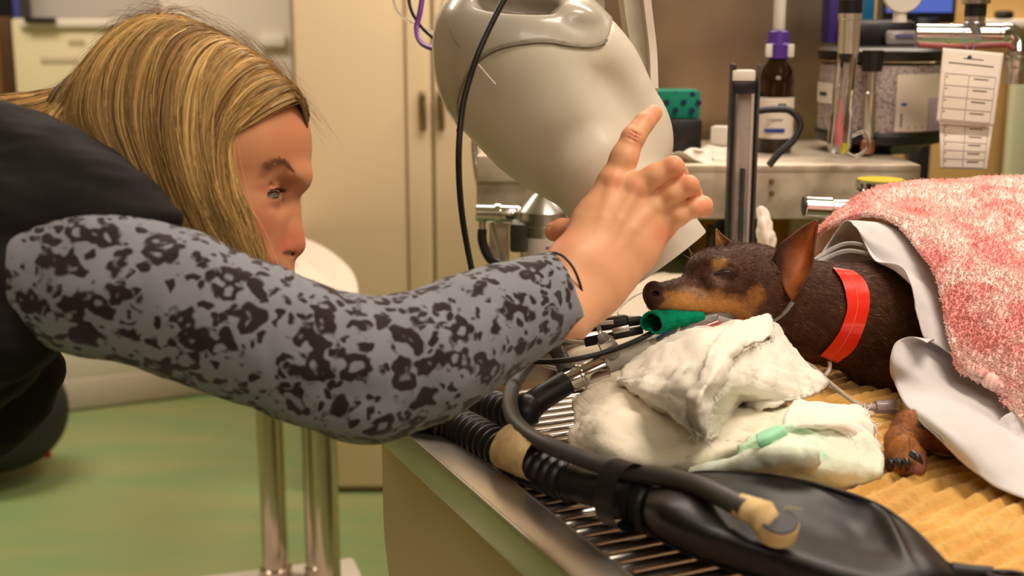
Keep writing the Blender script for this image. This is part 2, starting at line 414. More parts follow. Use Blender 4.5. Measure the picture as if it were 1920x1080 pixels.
# ---- white appliances on the far left
fr = thing('refrigerator', 'tall white refrigerator with paper notices beside the cream cupboard', 'refrigerator', (W(500, 600, 4.5)*[1, 1, 0]))
pix_box('body', 330, -330, 556, 900, 4.5, .45, M['white_paint'], fr, bev=.015, floor=True)
pix_box('door', 336, -320, 552, 640, 4.47, .028, mat('fridge_door', srgb(226, 220, 212), .35), fr, bev=.01, label='glossy white door')
YD = W(444, 160, 4.47)[1]
pix_box('handle', 486, 66, 535, 88, DY(77, YD-.05), .05, M['white_plastic'], fr, bev=.008)
for i, (x0, y0, x1, y1, c) in enumerate(((488, 14, 540, 52, 'paper'), (300, -80, 400, 30, 'paper'))):
    n = pix_box('paper_notice', x0, y0, x1, y1, DY((y0+y1)/2, YD-.003), .002, M['paper'], None, bev=0)
    tag(n, ['small white notice with blue and orange print on the refrigerator', 'plain white notice above the blonde hair on the refrigerator'][i], 'notice')
    if i == 0:
        pix_box('print_mark', 491, 24, 501, 44, DY(34, YD-.0045), .001, mat('blue_print', srgb(70, 80, 130), .6), n, bev=0)
        pix_box('print_mark', 502, 17, 520, 24, DY(20, YD-.0045), .001, mat('orange_print', srgb(190, 120, 60), .6), n, bev=0)
        pix_box('print_mark', 521, 18, 536, 25, DY(21, YD-.0045), .001, mat('grey_print', srgb(70, 70, 80), .6), n, bev=0)
fz = thing('wall_board', 'pale grey wall panel with trunking above the cream machine', 'panel', W(230, 40, 3.95))
pix_box('panel', 34, -300, 329, 600, 4.78, .08, mat('grey_panel', srgb(205, 196, 184), .5), fz, bev=.004)
pix_box('trunking', 206, -300, 232, 30, 4.74, .03, M['white_plastic'], fz, bev=.004)
pix_box('trunking', 246, -300, 272, 30, 4.74, .03, M['white_plastic'], fz, bev=.004)
mc = thing('cream_machine', 'cream boxed machine with a black slot behind the blonde hair', 'machine', W(130, 200, 4.4))
YM = W(176, 303, 4.4)[1]
pix_box('body', 40, 46, 312, 560, 4.4, .2, mat('machine_cream', srgb(216, 204, 164), .5), mc, bev=.012, floor=True)
pix_box('lid', 36, 36, 314, 52, DY(44, YM-.02), .21, M['white_paint'], mc, bev=.008)
pix_box('slot', 44, 33, 102, 42, DY(38, YM-.045), .02, M['black_plastic'], mc, bev=.002)
pix_box('name_plate', 128, 72, 158, 84, DY(78, YM-.004), .004, mat('plate_tan', srgb(190, 175, 135), .6), mc, bev=.001)
pix_box('name_plate', 76, 106, 146, 118, DY(112, YM-.004), .004, mat('plate_pale', srgb(196, 182, 150), .6), mc, bev=.001)
bc = thing('brown_cabinet', 'brown wooden cabinet with black top at the edge of the room', 'cabinet', W(-60, 300, 4.5)*[1, 1, 0])
pix_box('body', -330, 46, 22, 700, 4.5, .16, mat('brown_wood', srgb(112, 76, 30), .5, var=(srgb(96, 62, 22), 6, .4, .6)), bc, bev=.005, floor=True)
pix_box('top_box', -330, -300, 16, 46, 4.5, .16, M['black_plastic'], bc, bev=.005)
pix_box('blue_strip', 16, -300, 26, 130, 4.48, .02, mat('blue_trim', srgb(70, 76, 160), .4), bc, bev=.002)

# white plinth unit low on the left, on the floor
pl = thing('plinth_unit', 'low white floor unit with a grille on the green floor', 'unit', T(260, 758, 0))
a = T(112, 776, 0); b_ = T(470, 732, 0); ax = (b_-a)/np.linalg.norm(b_-a); ay = np.cross(ZA, ax)
L = np.linalg.norm(b_-a)
hgt = .20
box('body', (a+b_)/2+ay*.11+ZA*(hgt/2+.1), (L, .2, hgt), M['white_paint'], pl, ax, ay, bev=.012)
gm = mat('grille_beige', srgb(196, 182, 165), .5)
nt = gm.node_tree; wv = nt.nodes.new('ShaderNodeTexWave'); wv.inputs['Scale'].default_value = 22; wv.bands_direction = 'X'
tc = nt.nodes.new('ShaderNodeTexCoord'); rp = nt.nodes.new('ShaderNodeBump'); rp.inputs['Strength'].default_value = .6; rp.inputs['Distance'].default_value = .004
nt.links.new(tc.outputs['Object'], wv.inputs[0]); nt.links.new(wv.outputs['Fac'], rp.inputs['Height']); nt.links.new(rp.outputs['Normal'], nt.nodes['Principled BSDF'].inputs['Normal'])
box('grille', (a+b_)/2+ay*.03+ZA*.055, (L*.985, .05, .10), gm, pl, ax, ay, bev=.006)


# black bag on the floor
bg = thing('black_bag', 'slouched black bag with a red tag on the green floor', 'bag', T(30, 850, 0))
s = SDF(c3(-260, 1000, 3.2)-[0, 0, .2], c3(140, 600, 3.6)+[.1, .1, .4], .015)
gp = lambda px, py, d: c3(px, py, d)
s.ell(gp(-20, 770, 3.55), (.21, .17, .16), .04); s.ell(gp(40, 770, 3.55), (.10, .13, .12), .05); s.ell(gp(-60, 810, 3.5), (.2, .10, .14), .05)
s.ell(gp(50, 690, 3.6), (.08, .09, .08), .04)
v, q = s.mesh(); v = cw(v); v[:, 2] = np.maximum(v[:, 2], .001)
link('body', fixn(new_mesh('body', v, q, mat('black_nylon', (.015, .014, .014), .6, bump=(.3, 30, .004)))), bg)
p = T(93, 838, .10); box('red_tag', p-YA*.02, (.02, .006, .05), mat('red_tag', srgb(150, 30, 20), .5), bg)
tube('strap', [W(-60, 650, 3.45), W(20, 600, 3.5), W(80, 660, 3.55), W(90, 760, 3.5)], .012, M['black_rubber'], bg)

# ---- white trolley table with chrome legs
tt = thing('trolley_table', 'white-topped side table with chrome rail and chrome legs on green floor', 'table', T(560, 1070, 0))
z = .72
outl = [T(672, 560, z), T(655, 500, z), T(575, 448, z), T(450, 430, z), T(380, 470, z), T(420, 575, z), T(640, 575, z)]
cen = sum(outl)/len(outl)
ring = cat_rom(outl, 8, closed=True)
n = len(ring)
def ringtop(rg, z0, z1, grow=1.0):
    c = rg.mean(0); rr = c+(rg-c)*grow
    v = []; 
    for zz, g in ((z0, .985), (z0+.003, 1), (z1-.004, 1), (z1, .985)):
        q_ = c+(rr-c)*g; q_ = q_.copy(); q_[:, 2] = zz; v.append(q_)
    V_ = np.concatenate(v); f = []
    for i in range(3):
        for j in range(n): k = (j+1) % n; f.append((i*n+j, i*n+k, (i+1)*n+k, (i+1)*n+j))
    f.append(tuple(range(n))[::-1]); f.append(tuple(3*n+j for j in range(n))); return V_, f
mesh_obj('tabletop', [ringtop(ring, z-.012, z)], mat('tabletop_cream', srgb(206, 192, 176), .4), tt)
mesh_obj('chrome_rail', [ringtop(ring, z-.05, z-.012, 1.012)], M['chrome'], tt)
def leg2(px0, py0, px1, py1, r, nm='leg', m='chrome'):
    # an upright post whose foot stands under the table
    return
M['leg_chrome'] = mat('leg_chrome', (.50, .42, .34), .16, 1)
for (pxs, d, r) in ((505, 2.72, .028), (606, 2.60, .026), (576, 2.72, .014)):
    p0 = W(pxs, 770, d); 
    ptop = np.array([p0[0], p0[1], z-.045]); pbot = np.array([p0[0], p0[1], .075])
    mesh_obj('leg', [lathe_geo(pbot, ptop, [(0, r*1.25), (.03, r*1.25), (.035, r), (1, r)], 28)], M['leg_chrome'], tt)
fb = T(330, 1090, .07); 
ea, eb = T(370, 1079, .075), T(600, 1050, .075); ex = (eb-ea)/np.linalg.norm(eb-ea); ey = np.cross(ZA, ex)
box('base_board', (ea+eb)/2-ey*.2-ZA*.016-ex*.1, (.62, .40, .03), M['white_paint'], tt, ex, ey, bev=.008)
tp = W(534, 492, 1.0); 
pk = T(534, 490, z+.01); o = box('paper_packet', pk, (.05, .05, .02), M['white_plastic'], bev=.006); tag(o, 'small white packet on the white side table', 'packet')
# ================================================================ the steel wet table
ZR = .912
R0 = T(1072, 1080, ZR); R1 = T(756, 806, ZR); U = (R1-R0)/np.linalg.norm(R1-R0); VV = np.array([U[1], -U[0], 0])
def L3(u, v, z): return np.array([R1[0], R1[1], 0])+U*u+VV*v+ZA*z
e_ = T(893, 736, .90)-R1; U_END = float(e_@U)
wt = thing('wet_table', 'stainless steel wet table with a raised rim, standing on the green floor', 'table', L3(-.4, .35, 0))
VW = .74; UN = -1.15
# rim: flange, outer lip and raised far end
gs = [box_geo(L3((UN+U_END+.05)/2, .019, ZR-.004), U, VV, ZA, U_END+.05-UN, .038, .008, .003),
      box_geo(L3((UN+U_END+.05)/2, .0015, ZR-.016), U, VV, ZA, U_END+.05-UN, .003, .032, .001),
      box_geo(L3((UN+U_END+.05)/2, .036, ZR-.03), U, VV, ZA, U_END+.05-UN, .003, .06, .001),
      box_geo(L3((UN+U_END+.05)/2, VW-.019, ZR-.004), U, VV, ZA, U_END+.05-UN, .038, .008, .003),
      box_geo(L3(U_END+.03, VW/2, ZR+.012), U, VV, ZA, .045, VW, .04, .006),
      box_geo(L3(UN, VW/2, ZR-.004), U, VV, ZA, .04, VW, .008, .003)]
mesh_obj('rim', gs, M['steel'], wt)
mesh_obj('backsplash', [box_geo(L3(U_END+.010, VW/2, .89), U, VV, ZA, .006, VW-.05, .09, .002)], mat('brown_steel', (.30, .24, .18), .35, .9), wt)
# tub: outline in the (u, z) plane with a big rounded far corner
def solve_u(px, z, v=.02):
    lo, hi = -.3, .4
    for _ in range(40):
        m_ = (lo+hi)/2; q = L3(m_, v, z)-CAM; x = 960+F_PX*(q@RIGHT)/(q@FWD)
        if x > px: lo = m_
        else: hi = m_
    return (lo+hi)/2
ub = solve_u(716, .85); rb = .17; ZB = .62
ol = [(UN+.04, ZR-.01), (UN+.04, ZB+rb)]+[(UN+.04+rb*(1-math.cos(a)), ZB+rb-rb*math.sin(a)) for a in np.linspace(.1, math.pi/2, 8)]
ol += [(ub-rb+rb*math.sin(a), ZB+rb-rb*math.cos(a)) for a in np.linspace(0, math.pi/2, 14)]+[(ub, ZR-.01)]
def wall_geo(v0): 
    n = len(ol); vs = np.array([L3(u, v0, z) for u, z in ol]+[L3(u, v0+.004, z) for u, z in ol])
    f = [tuple(range(n)), tuple(range(2*n-1, n-1, -1))]+[(i, i+1, n+i+1, n+i) for i in range(n-1)]+[(n-1, 0, n, 2*n-1)]; return vs, f
n = len(ol); sh = np.array([L3(u, .02, z) for u, z in ol]+[L3(u, VW-.02, z) for u, z in ol])
M['tub'] = mat('tub_steel', srgb(222, 190, 152), .45, .2, bump=(.1, 200, .0003))
mesh_obj('tub', [wall_geo(.02), wall_geo(VW-.024), (sh, [(i, i+1, n+i+1, n+i) for i in range(n-1)])], M['tub'], wt, ang=25)
mesh_obj('pedestal', [box_geo(L3(-.45, VW/2, .33), U, VV, ZA, .3, .3, .6, .02), box_geo(L3(-.45, VW/2, .03), U, VV, ZA, .8, .6, .06, .02)], M['steel'], wt)
# rack of bars
rk = thing('drain_rack', 'steel bar rack lying in the wet table under the hoses', 'rack', L3(-.3, .35, .89))
M['bar'] = mat('bar_steel', (.66, .6, .53), .28, 1)
mesh_obj('side_rail', [box_geo(L3((UN+.08+U_END)/2, v_, .885), U, VV, ZA, U_END-UN-.1, .006, .012, .002) for v_ in (.06, VW-.06)], M['bar'], rk)
k = 0; u_ = U_END-.008
first = None
while u_ > U_END-.95:
    if first is None:
        first = mesh_obj('bar', [tube_geo([L3(u_, .04, .895), L3(u_, VW-.045, .895)], .0048, 12)], M['bar'], rk); u0_ = u_
    else:
        c = first.copy(); COL.objects.link(c); c.location = first.location+V(U*(u_-u0_))
    u_ -= .0172
# ================================================================ towels and cloths on the table
def grid_T(rows): return np.array([[T(*p) for p in r] for r in rows])
def grid_W(rows): return np.array([[W(*p) for p in r] for r in rows])
# yellow ribbed towel
M['yellow'] = mat('yellow_terry', srgb(228, 180, 98), .95, spec=.1, bump=(.9, 420, .0015), var=(srgb(200, 150, 74), 14, .42, .68), sheen=.3)
rows = [[(1330, 640, .906), (1600, 630, .906), (1800, 620, .906), (2080, 610, .906)],
        [(1360, 740, .906), (1600, 735, .906), (1800, 730, .906), (2080, 725, .906)],
        [(1440, 830, .906), (1640, 830, .906), (1820, 830, .906), (2080, 830, .906)],
        [(1500, 905, .906), (1680, 930, .906), (1840, 930, .906), (2080, 930, .906)],
        [(1560, 990, .906), (1720, 1010, .906), (1860, 1020, .906), (2080, 1030, .906)],
        [(1600, 1130, .906), (1760, 1130, .906), (1900, 1130, .906), (2080, 1130, .906)]]
G = patch_pts(grid_T(rows), 60, 84); sh_ = G.shape; Pp = G.reshape(-1, 3)
rd = rotz(38)[1]; ph = Pp@rd
wob = fbm(Pp, 7, 3., 2)*.016+fbm(Pp, 25, 9., 2)*.004
rib = (np.sin(2*math.pi*(ph+wob)/.0150)*.5+.5)**.7
fine = fbm(Pp, 160, 5., 2)
big = fbm(Pp, 5, 1., 2)
Pp = Pp+ZA*(rib*.0068+fine*.0012+big*.004+.002)[:, None]
G = Pp.reshape(sh_)
yt = mesh_obj('ribbed_towel', [shell_geo(G, np.broadcast_to(ZA, G.shape), .003)], M['yellow'], ang=180)
tag(yt, 'yellow ribbed towel spread on the steel table under the dog', 'towel')
def yz(p): return .914
# beige cloth behind the tubes
M['beige_cloth'] = mat('beige_cloth', srgb(200, 186, 166), .9, spec=.15, bump=(.5, 500, .0008))
bcl = cloth('folded_towel', grid_T([[(1010, 570, .915), (1120, 540, .925), (1210, 520, .93), (1330, 520, .93), (1420, 530, .93)],
     [(1020, 620, .92), (1110, 590, .94), (1200, 575, .945), (1320, 580, .945), (1420, 590, .94)],
     [(1030, 665, .92), (1110, 650, .935), (1200, 640, .94), (1320, 650, .94), (1420, 650, .93)],
     [(1045, 700, .908), (1110, 700, .915), (1200, 700, .915), (1320, 700, .915), (1420, 700, .915)],
     [(1060, 722, .902), (1110, 735, .902), (1200, 740, .902), (1320, 740, .902), (1420, 740, .902)]]), M['beige_cloth'], .005, 10, 10, [(.006, 18, 3), (.0012, 90, 1)])
tag(bcl, 'beige folded towel behind the breathing tube connectors, under the muzzle', 'towel')
# gauze wad and cloths
M['gauze'] = mat('white_gauze', srgb(243, 237, 224), .92, spec=.12, bump=(.55, 620, .0008), sheen=.2)
M['gauze2'] = mat('cream_gauze', srgb(238, 228, 208), .92, spec=.12, bump=(.6, 420, .001), sheen=.2)
M['mint'] = mat('mint_cloth', srgb(230, 238, 218), .92, spec=.12, bump=(.5, 420, .001), var=(srgb(150, 214, 170), 26, .60, .74), sheen=.2)
A_, GA, _n = cloth('terry_cloth', grid_T([
     [(1088, 738, .925), (1150, 722, .955), (1250, 735, .96), (1350, 765, .95), (1430, 780, .94)],
     [(1076, 765, .935), (1145, 765, .962), (1245, 785, .955), (1335, 812, .948), (1430, 808, .945)],
     [(1070, 815, .93), (1135, 822, .95), (1235, 835, .94), (1325, 838, .945), (1430, 822, .94)],
     [(1074, 852, .92), (1140, 866, .932), (1235, 872, .930), (1325, 862, .935), (1428, 832, .935)],
     [(1080, 868, .908), (1140, 884, .91), (1235, 893, .912), (1325, 880, .915), (1424, 842, .922)],
     [(1090, 862, .902), (1145, 878, .902), (1235, 886, .902), (1325, 874, .902), (1420, 840, .908)]]), M['gauze2'], .005, 12, 12, [(.006, 16, 5), (.0028, 48, 2), (.0013, 100, 8), (.0008, 180, 4)], ret=True)
tag(A_, 'cream terry cloth folded at the bottom of the white cloth pile', 'cloth')
C_ = cloth('mint_cloth', grid_T([
     [(1400, 790, .945), (1480, 772, .955), (1560, 765, .95), (1612, 785, .935)],
     [(1400, 830, .945), (1485, 815, .957), (1570, 806, .952), (1640, 838, .93)],
     [(1370, 868, .935), (1470, 866, .947), (1560, 856, .945), (1655, 878, .925)],
     [(1330, 886, .925), (1450, 893, .934), (1545, 893, .932), (1640, 900, .917)],
     [(1320, 905, .908), (1450, 915, .91), (1545, 915, .908), (1618, 916, .905)],
     [(1320, 898, .902), (1450, 905, .902), (1545, 905, .902), (1608, 912, .902)]]), M['mint'], .005, 12, 12, [(.005, 17, 8), (.0028, 44, 3), (.0007, 160, 4)])
tag(C_, 'pale mint tinted cloth under the frayed gauze, beside the black bag', 'cloth')
Fd = cloth('rolled_cloth', grid_T([
     [(1300, 888, .925), (1380, 872, .938), (1455, 858, .948), (1505, 856, .950), (1528, 850, .955)],
     [(1296, 888, .932), (1380, 862, .948), (1450, 845, .962), (1505, 842, .964), (1534, 848, .962)],
     [(1288, 896, .926), (1385, 874, .944), (1460, 860, .957), (1512, 862, .957), (1534, 862, .954)],
     [(1300, 900, .914), (1390, 885, .930), (1465, 876, .940), (1512, 880, .940), (1528, 872, .942)]]), M['mint'], .006, 10, 10, [(.003, 30, 4), (.0008, 150, 2)])
tag(Fd, 'rolled mint edge of cloth curling over the pale cloth pile', 'cloth')
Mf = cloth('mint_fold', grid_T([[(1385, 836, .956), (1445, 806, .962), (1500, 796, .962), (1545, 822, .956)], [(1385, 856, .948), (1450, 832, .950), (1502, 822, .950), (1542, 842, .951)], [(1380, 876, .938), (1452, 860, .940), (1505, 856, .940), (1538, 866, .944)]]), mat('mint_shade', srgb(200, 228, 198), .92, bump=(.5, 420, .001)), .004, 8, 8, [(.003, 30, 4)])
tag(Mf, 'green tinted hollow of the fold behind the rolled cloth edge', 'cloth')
gr_ = cloth('green_hem', grid_T([[(1418, 818, .966), (1440, 808, .968), (1464, 800, .968)], [(1420, 828, .968), (1442, 818, .971), (1468, 806, .970)], [(1424, 838, .962), (1446, 829, .964), (1474, 812, .964)]]),
     mat('green_hem', srgb(160, 224, 188), .85, bump=(.5, 400, .001)), .003, 6, 6, [(.001, 60, 4)])
tag(gr_, 'bright mint green hem strip between the cream and pale cloths', 'hem')
E_, GE, _n = cloth('gauze_strip', grid_T([
     [(1490, 745, .960), (1540, 756, .957), (1590, 758, .952), (1618, 770, .942)],
     [(1478, 770, .962), (1530, 778, .963), (1588, 776, .957), (1634, 795, .941)],
     [(1470, 800, .960), (1535, 796, .965), (1598, 796, .957), (1648, 830, .928)],
     [(1500, 805, .957), (1560, 800, .96), (1618, 828, .942), (1660, 866, .915)],
     [(1540, 808, .955), (1580, 812, .952), (1625, 868, .925), (1658, 874, .908)]]), M['gauze'], .002, 10, 10, [(.004, 22, 3), (.0022, 60, 7), (.0006, 180, 1)], ret=True)
tag(E_, 'thin frayed white gauze strip lying toward the brown paw', 'gauze')
# the big wad
B_, GB, _n = cloth('gauze_wad', grid_T([
     [(1185, 690, .95), (1260, 640, .965), (1335, 618, .975), (1440, 625, .975), (1500, 690, .955)],
     [(1178, 682, .97), (1255, 638, .985), (1335, 612, .995), (1440, 612, .995), (1510, 685, .962)],
     [(1162, 700, .972), (1242, 672, .995), (1330, 655, 1.01), (1440, 650, .995), (1538, 705, .955)],
     [(1154, 713, .968), (1228, 712, .99), (1320, 705, 1.005), (1435, 690, .99), (1548, 726, .95)],
     [(1156, 722, .960), (1222, 745, .98), (1312, 755, .99), (1395, 725, .985), (1505, 748, .955)],
     [(1166, 728, .950), (1240, 772, .962), (1312, 800, .972), (1388, 740, .962), (1440, 766, .958)],
     [(1180, 728, .940), (1255, 778, .945), (1330, 824, .952), (1384, 768, .938), (1425, 768, .945)],
     [(1195, 725, .935), (1265, 765, .935), (1345, 805, .935), (1386, 775, .925), (1430, 762, .935)]]), M['gauze'], .004, 12, 14, [(.007, 15, 11), (.0034, 42, 6), (.0016, 95, 9), (.0008, 180, 4)], ret=True)
tag(B_, 'crumpled white gauze wad propping up the jaw of the dog', 'gauze')
# small fold and torn ribbon across the wad
Rb, GR, _n = cloth('torn_ribbon', grid_T([
     [(1412, 606, 1.004), (1440, 598, 1.006), (1450, 618, 1.0), (1452, 645, .994)],
     [(1372, 616, 1.012), (1400, 618, 1.012), (1425, 628, 1.006), (1440, 640, 1.004)],
     [(1338, 648, 1.020), (1362, 655, 1.020), (1378, 660, 1.017), (1386, 664, 1.012)],
     [(1318, 694, 1.016), (1340, 700, 1.018), (1352, 706, 1.014), (1360, 712, 1.008)],
     [(1292, 745, 1.0), (1310, 752, 1.004), (1322, 756, 1.0), (1332, 760, .994)],
     [(1290, 785, .982), (1306, 795, .985), (1316, 800, .982), (1322, 806, .976)],
     [(1304, 818, .965), (1318, 826, .966), (1328, 830, .962), (1334, 832, .957)]]), M['gauze'], .0018, 10, 6, [(.0035, 45, 3), (.001, 150, 4)], ret=True); Rb.location.z += .003
tag(Rb, 'torn gauze ribbon with frayed edges crossing the crumpled wad', 'gauze')
cav = cloth('gauze_fold', grid_T([[(1350, 742, .945), (1400, 735, .948), (1470, 738, .95)], [(1352, 770, .948), (1405, 765, .950), (1475, 765, .952)], [(1350, 800, .952), (1405, 792, .954), (1465, 782, .952)], [(1345, 822, .946), (1405, 818, .945), (1450, 802, .945)]]), M['gauze2'], .003, 8, 8, [(.005, 40, 9)])
tag(cav, 'shadowed cream fold beneath the crumpled gauze wad', 'gauze')
def fringe(pts, n, ln, parent, seed=1):
    r = np.random.default_rng(seed); P = cat_rom(pts, 20); T__ = np.gradient(P, axis=0)
    i = r.integers(0, len(P)-1, n); p = P[i]+(P[i+1]-P[i])*r.random((n, 1))
    cc = P.mean(0); out = p-cc; out -= T__[i]*((out*T__[i]).sum(1)/((T__[i]**2).sum(1)+1e-9))[:, None]; out /= np.linalg.norm(out, axis=1)[:, None]+1e-9
    dr = out*.7+r.normal(0, .45, (n, 3))+T__[i]/np.linalg.norm(T__[i], axis=1)[:, None]*r.normal(0, .5, (n, 1)); dr[:, 2] *= .6
    S = np.stack([p+dr*ln*t*r.uniform(.5, 1.1, (n, 1))+(ZA*-.4*ln*t*t) for t in (0, .33, .66, 1)], 1)+0
    v, q = strands_geo(S, .00045, .00025, 3); o = link('frayed_threads', new_mesh('frayed_threads', v, q, M['gauze']), parent); o['kind'] = 'stuff'; return o
fringe([GR[i, 0] for i in range(0, len(GR), 4)], 260, .006, Rb, 2)
fringe([GR[i, -1] for i in range(0, len(GR), 4)], 260, .006, Rb, 3)
fringe([GE[-1, i] for i in range(0, GE.shape[1], 4)], 160, .008, E_, 4)
fringe([GE[i, -1] for i in range(0, len(GE), 4)], 320, .010, E_, 5)
fringe([GB[-10, i] for i in range(0, GB.shape[1], 4)], 160, .004, B_, 6)

# ================================================================ pads and the pink towel over the dog
M['pad'] = mat('pad_paper', srgb(208, 203, 204), .75, spec=.2, bump=(.12, 240, .0006))
S1 = cloth('absorbent_pad', grid_W([
     [(1520, 505, 1.34), (1570, 500, 1.37), (1640, 500, 1.38), (1720, 500, 1.38)],
     [(1548, 462, 1.35), (1590, 455, 1.37), (1650, 455, 1.37), (1720, 460, 1.36)],
     [(1572, 428, 1.34), (1605, 420, 1.33), (1665, 420, 1.32), (1740, 440, 1.32)],
     [(1588, 414, 1.31), (1618, 416, 1.29), (1680, 428, 1.27), (1760, 470, 1.26)],
     [(1605, 425, 1.28), (1630, 450, 1.26), (1690, 470, 1.24), (1770, 510, 1.23)],
     [(1618, 450, 1.265), (1640, 480, 1.25), (1700, 510, 1.22), (1790, 560, 1.21)],
     [(1640, 488, 1.235), (1672, 508, 1.22), (1720, 530, 1.205), (1810, 600, 1.19)],
     [(1690, 500, 1.20), (1706, 535, 1.19), (1740, 570, 1.185), (1820, 640, 1.17)],
     [(1712, 555, 1.18), (1722, 585, 1.175), (1760, 610, 1.17), (1830, 680, 1.15)],
     [(1726, 610, 1.17), (1732, 632, 1.165), (1765, 650, 1.155), (1840, 700, 1.14)]]), M['pad'], .0008, 8, 8, [(.003, 14, 3), (.0008, 60, 1)])
tag(S1, 'white paper pad arching over the neck, under the pink towel', 'pad')
S3 = cloth('absorbent_pad', grid_T([
     [(1738, 644, .986), (1762, 632, .982), (1800, 636, .978), (1880, 646, .976), (1980, 656, .974)],
     [(1706, 632, .984), (1745, 640, .976), (1800, 650, .970), (1880, 665, .964), (1980, 680, .958)],
     [(1680, 642, .977), (1735, 665, .968), (1805, 685, .956), (1885, 710, .948), (1980, 730, .943)],
     [(1670, 675, .963), (1740, 705, .956), (1812, 730, .944), (1890, 765, .934), (1985, 790, .928)],
     [(1676, 715, .945), (1752, 748, .948), (1830, 780, .938), (1905, 815, .926), (1990, 845, .921)],
     [(1700, 762, .948), (1772, 805, .958), (1845, 846, .942), (1920, 885, .926), (2000, 925, .921)],
     [(1758, 822, .950), (1812, 872, .936), (1866, 912, .924), (1925, 938, .920), (2010, 985, .920)]]), M['pad'], .0008, 8, 8, [(.0025, 16, 6), (.0007, 60, 1)])
tag(S3, 'white paper pad draped from the chest down onto the yellow towel', 'pad')
crum = cloth('crumpled_pad', grid_W([[(1862, 800, 1.085), (1890, 780, 1.09), (1930, 778, 1.09), (2000, 780, 1.09)], [(1860, 822, 1.08), (1892, 812, 1.075), (1930, 815, 1.075), (2000, 815, 1.075)], [(1872, 838, 1.075), (1900, 850, 1.07), (1930, 855, 1.065), (2000, 860, 1.065)]]), M['pad'], .001, 10, 10, [(.006, 50, 5), (.003, 90, 2)])
tag(crum, 'small crumpled white pad corner below the pink towel', 'pad')
def pink_mat():
    m = mat('pink_terry', srgb(240, 160, 150), .95, spec=.1, sheen=.4, bump=(.8, 500, .0015)); nt = m.node_tree; b = nt.nodes['Principled BSDF']
    tc = nt.nodes.new('ShaderNodeTexCoord'); n1 = nt.nodes.new('ShaderNodeTexNoise'); n1.inputs['Scale'].default_value = 11; n1.inputs['Detail'].default_value = 2.5; n1.inputs['Distortion'].default_value = 1.6
    r = nt.nodes.new('ShaderNodeValToRGB'); e = r.color_ramp.elements; e[0].position = .42; e[0].color = srgb(248, 170, 162); e[1].position = .54; e[1].color = srgb(254, 218, 208)
    nt.links.new(tc.outputs['Object'], n1.inputs['Vector']); nt.links.new(n1.outputs['Fac'], r.inputs['Fac']); nt.links.new(r.outputs['Color'], b.inputs['Base Color']); return m
M['pink'] = pink_mat()
PK = [[(1528, 500, 1.47), (1580, 480, 1.50), (1660, 470, 1.52), (1780, 450, 1.54), (1900, 450, 1.55), (2060, 450, 1.56)],
      [(1527, 455, 1.42), (1578, 412, 1.44), (1660, 375, 1.46), (1780, 352, 1.47), (1900, 346, 1.48), (2060, 350, 1.5)],
      [(1570, 414, 1.375), (1620, 372, 1.39), (1690, 354, 1.40), (1790, 346, 1.41), (1900, 342, 1.42), (2060, 345, 1.43)],
      [(1632, 398, 1.31), (1680, 385, 1.32), (1740, 370, 1.33), (1820, 366, 1.34), (1910, 366, 1.35), (2060, 370, 1.36)],
      [(1690, 425, 1.255), (1738, 418, 1.265), (1790, 418, 1.27), (1860, 420, 1.28), (1940, 420, 1.285), (2060, 420, 1.29)],
      [(1742, 486, 1.205), (1785, 490, 1.205), (1840, 495, 1.205), (1890, 495, 1.21), (1950, 495, 1.21), (2060, 495, 1.21)],
      [(1770, 560, 1.17), (1815, 575, 1.165), (1860, 580, 1.16), (1905, 585, 1.16), (1960, 585, 1.16), (2060, 585, 1.16)],
      [(1788, 640, 1.14), (1830, 655, 1.135), (1870, 665, 1.13), (1915, 665, 1.125), (1970, 665, 1.125), (2060, 665, 1.125)],
      [(1800, 690, 1.125), (1845, 708, 1.118), (1885, 720, 1.11), (1925, 725, 1.105), (1980, 725, 1.10), (2060, 725, 1.10)],
      [(1812, 694, 1.128), (1856, 716, 1.115), (1893, 745, 1.10), (1932, 765, 1.09), (1990, 775, 1.085), (2060, 780, 1.08)],
      [(1822, 690, 1.135), (1862, 714, 1.12), (1896, 768, 1.09), (1938, 800, 1.075), (1990, 815, 1.07), (2060, 820, 1.07)]]
G = patch_pts(grid_W(PK), 26, 44); n = toward(G, grid_normals(G)); P_ = G.reshape(-1, 3)
h = fbm(P_, 9, 2., 2)*.007+fbm(P_, 220, 5., 2)*.0011
G = G+n*h.reshape(G.shape[:2])[..., None]; n = toward(G, grid_normals(G))
pk_t = mesh_obj('pink_towel', [shell_geo(G, n, .006)], M['pink'], ang=180); tag(pk_t, 'pink patterned terry towel covering the body of the dog', 'towel')
# terry pile: short loops standing off the towel
N_ = 26000; ii = RNG.integers(0, G.shape[0]-1, N_); jj = RNG.integers(0, G.shape[1]-1, N_); ff = RNG.random((N_, 1)); gg = RNG.random((N_, 1))
base = G[ii, jj]*(1-ff)*(1-gg)+G[ii+1, jj]*ff*(1-gg)+G[ii, jj+1]*(1-ff)*gg+G[ii+1, jj+1]*ff*gg+n[ii, jj]*.003
hem = RNG.random(N_) < .12; base[hem] = G[ii[hem], 0]; nn = n[ii, jj]+RNG.normal(0, .45, (N_, 3)); 
edge = (G[:, 0]-G[:, 1]); edge /= np.linalg.norm(edge, axis=1)[:, None]; nn[hem] += edge[ii[hem]]*1.4
nn /= np.linalg.norm(nn, axis=1)[:, None]; ln = RNG.uniform(.0015, .0038, (N_, 1))
S = np.stack([base-nn*.001, base+nn*ln*.6, base+nn*ln+RNG.normal(0, .0006, (N_, 3))], 1)
v, q = strands_geo(S, .00055, .00035, 4); o = link('pile', new_mesh('pile', v, q, M['pink']), pk_t); o['kind'] = 'stuff'
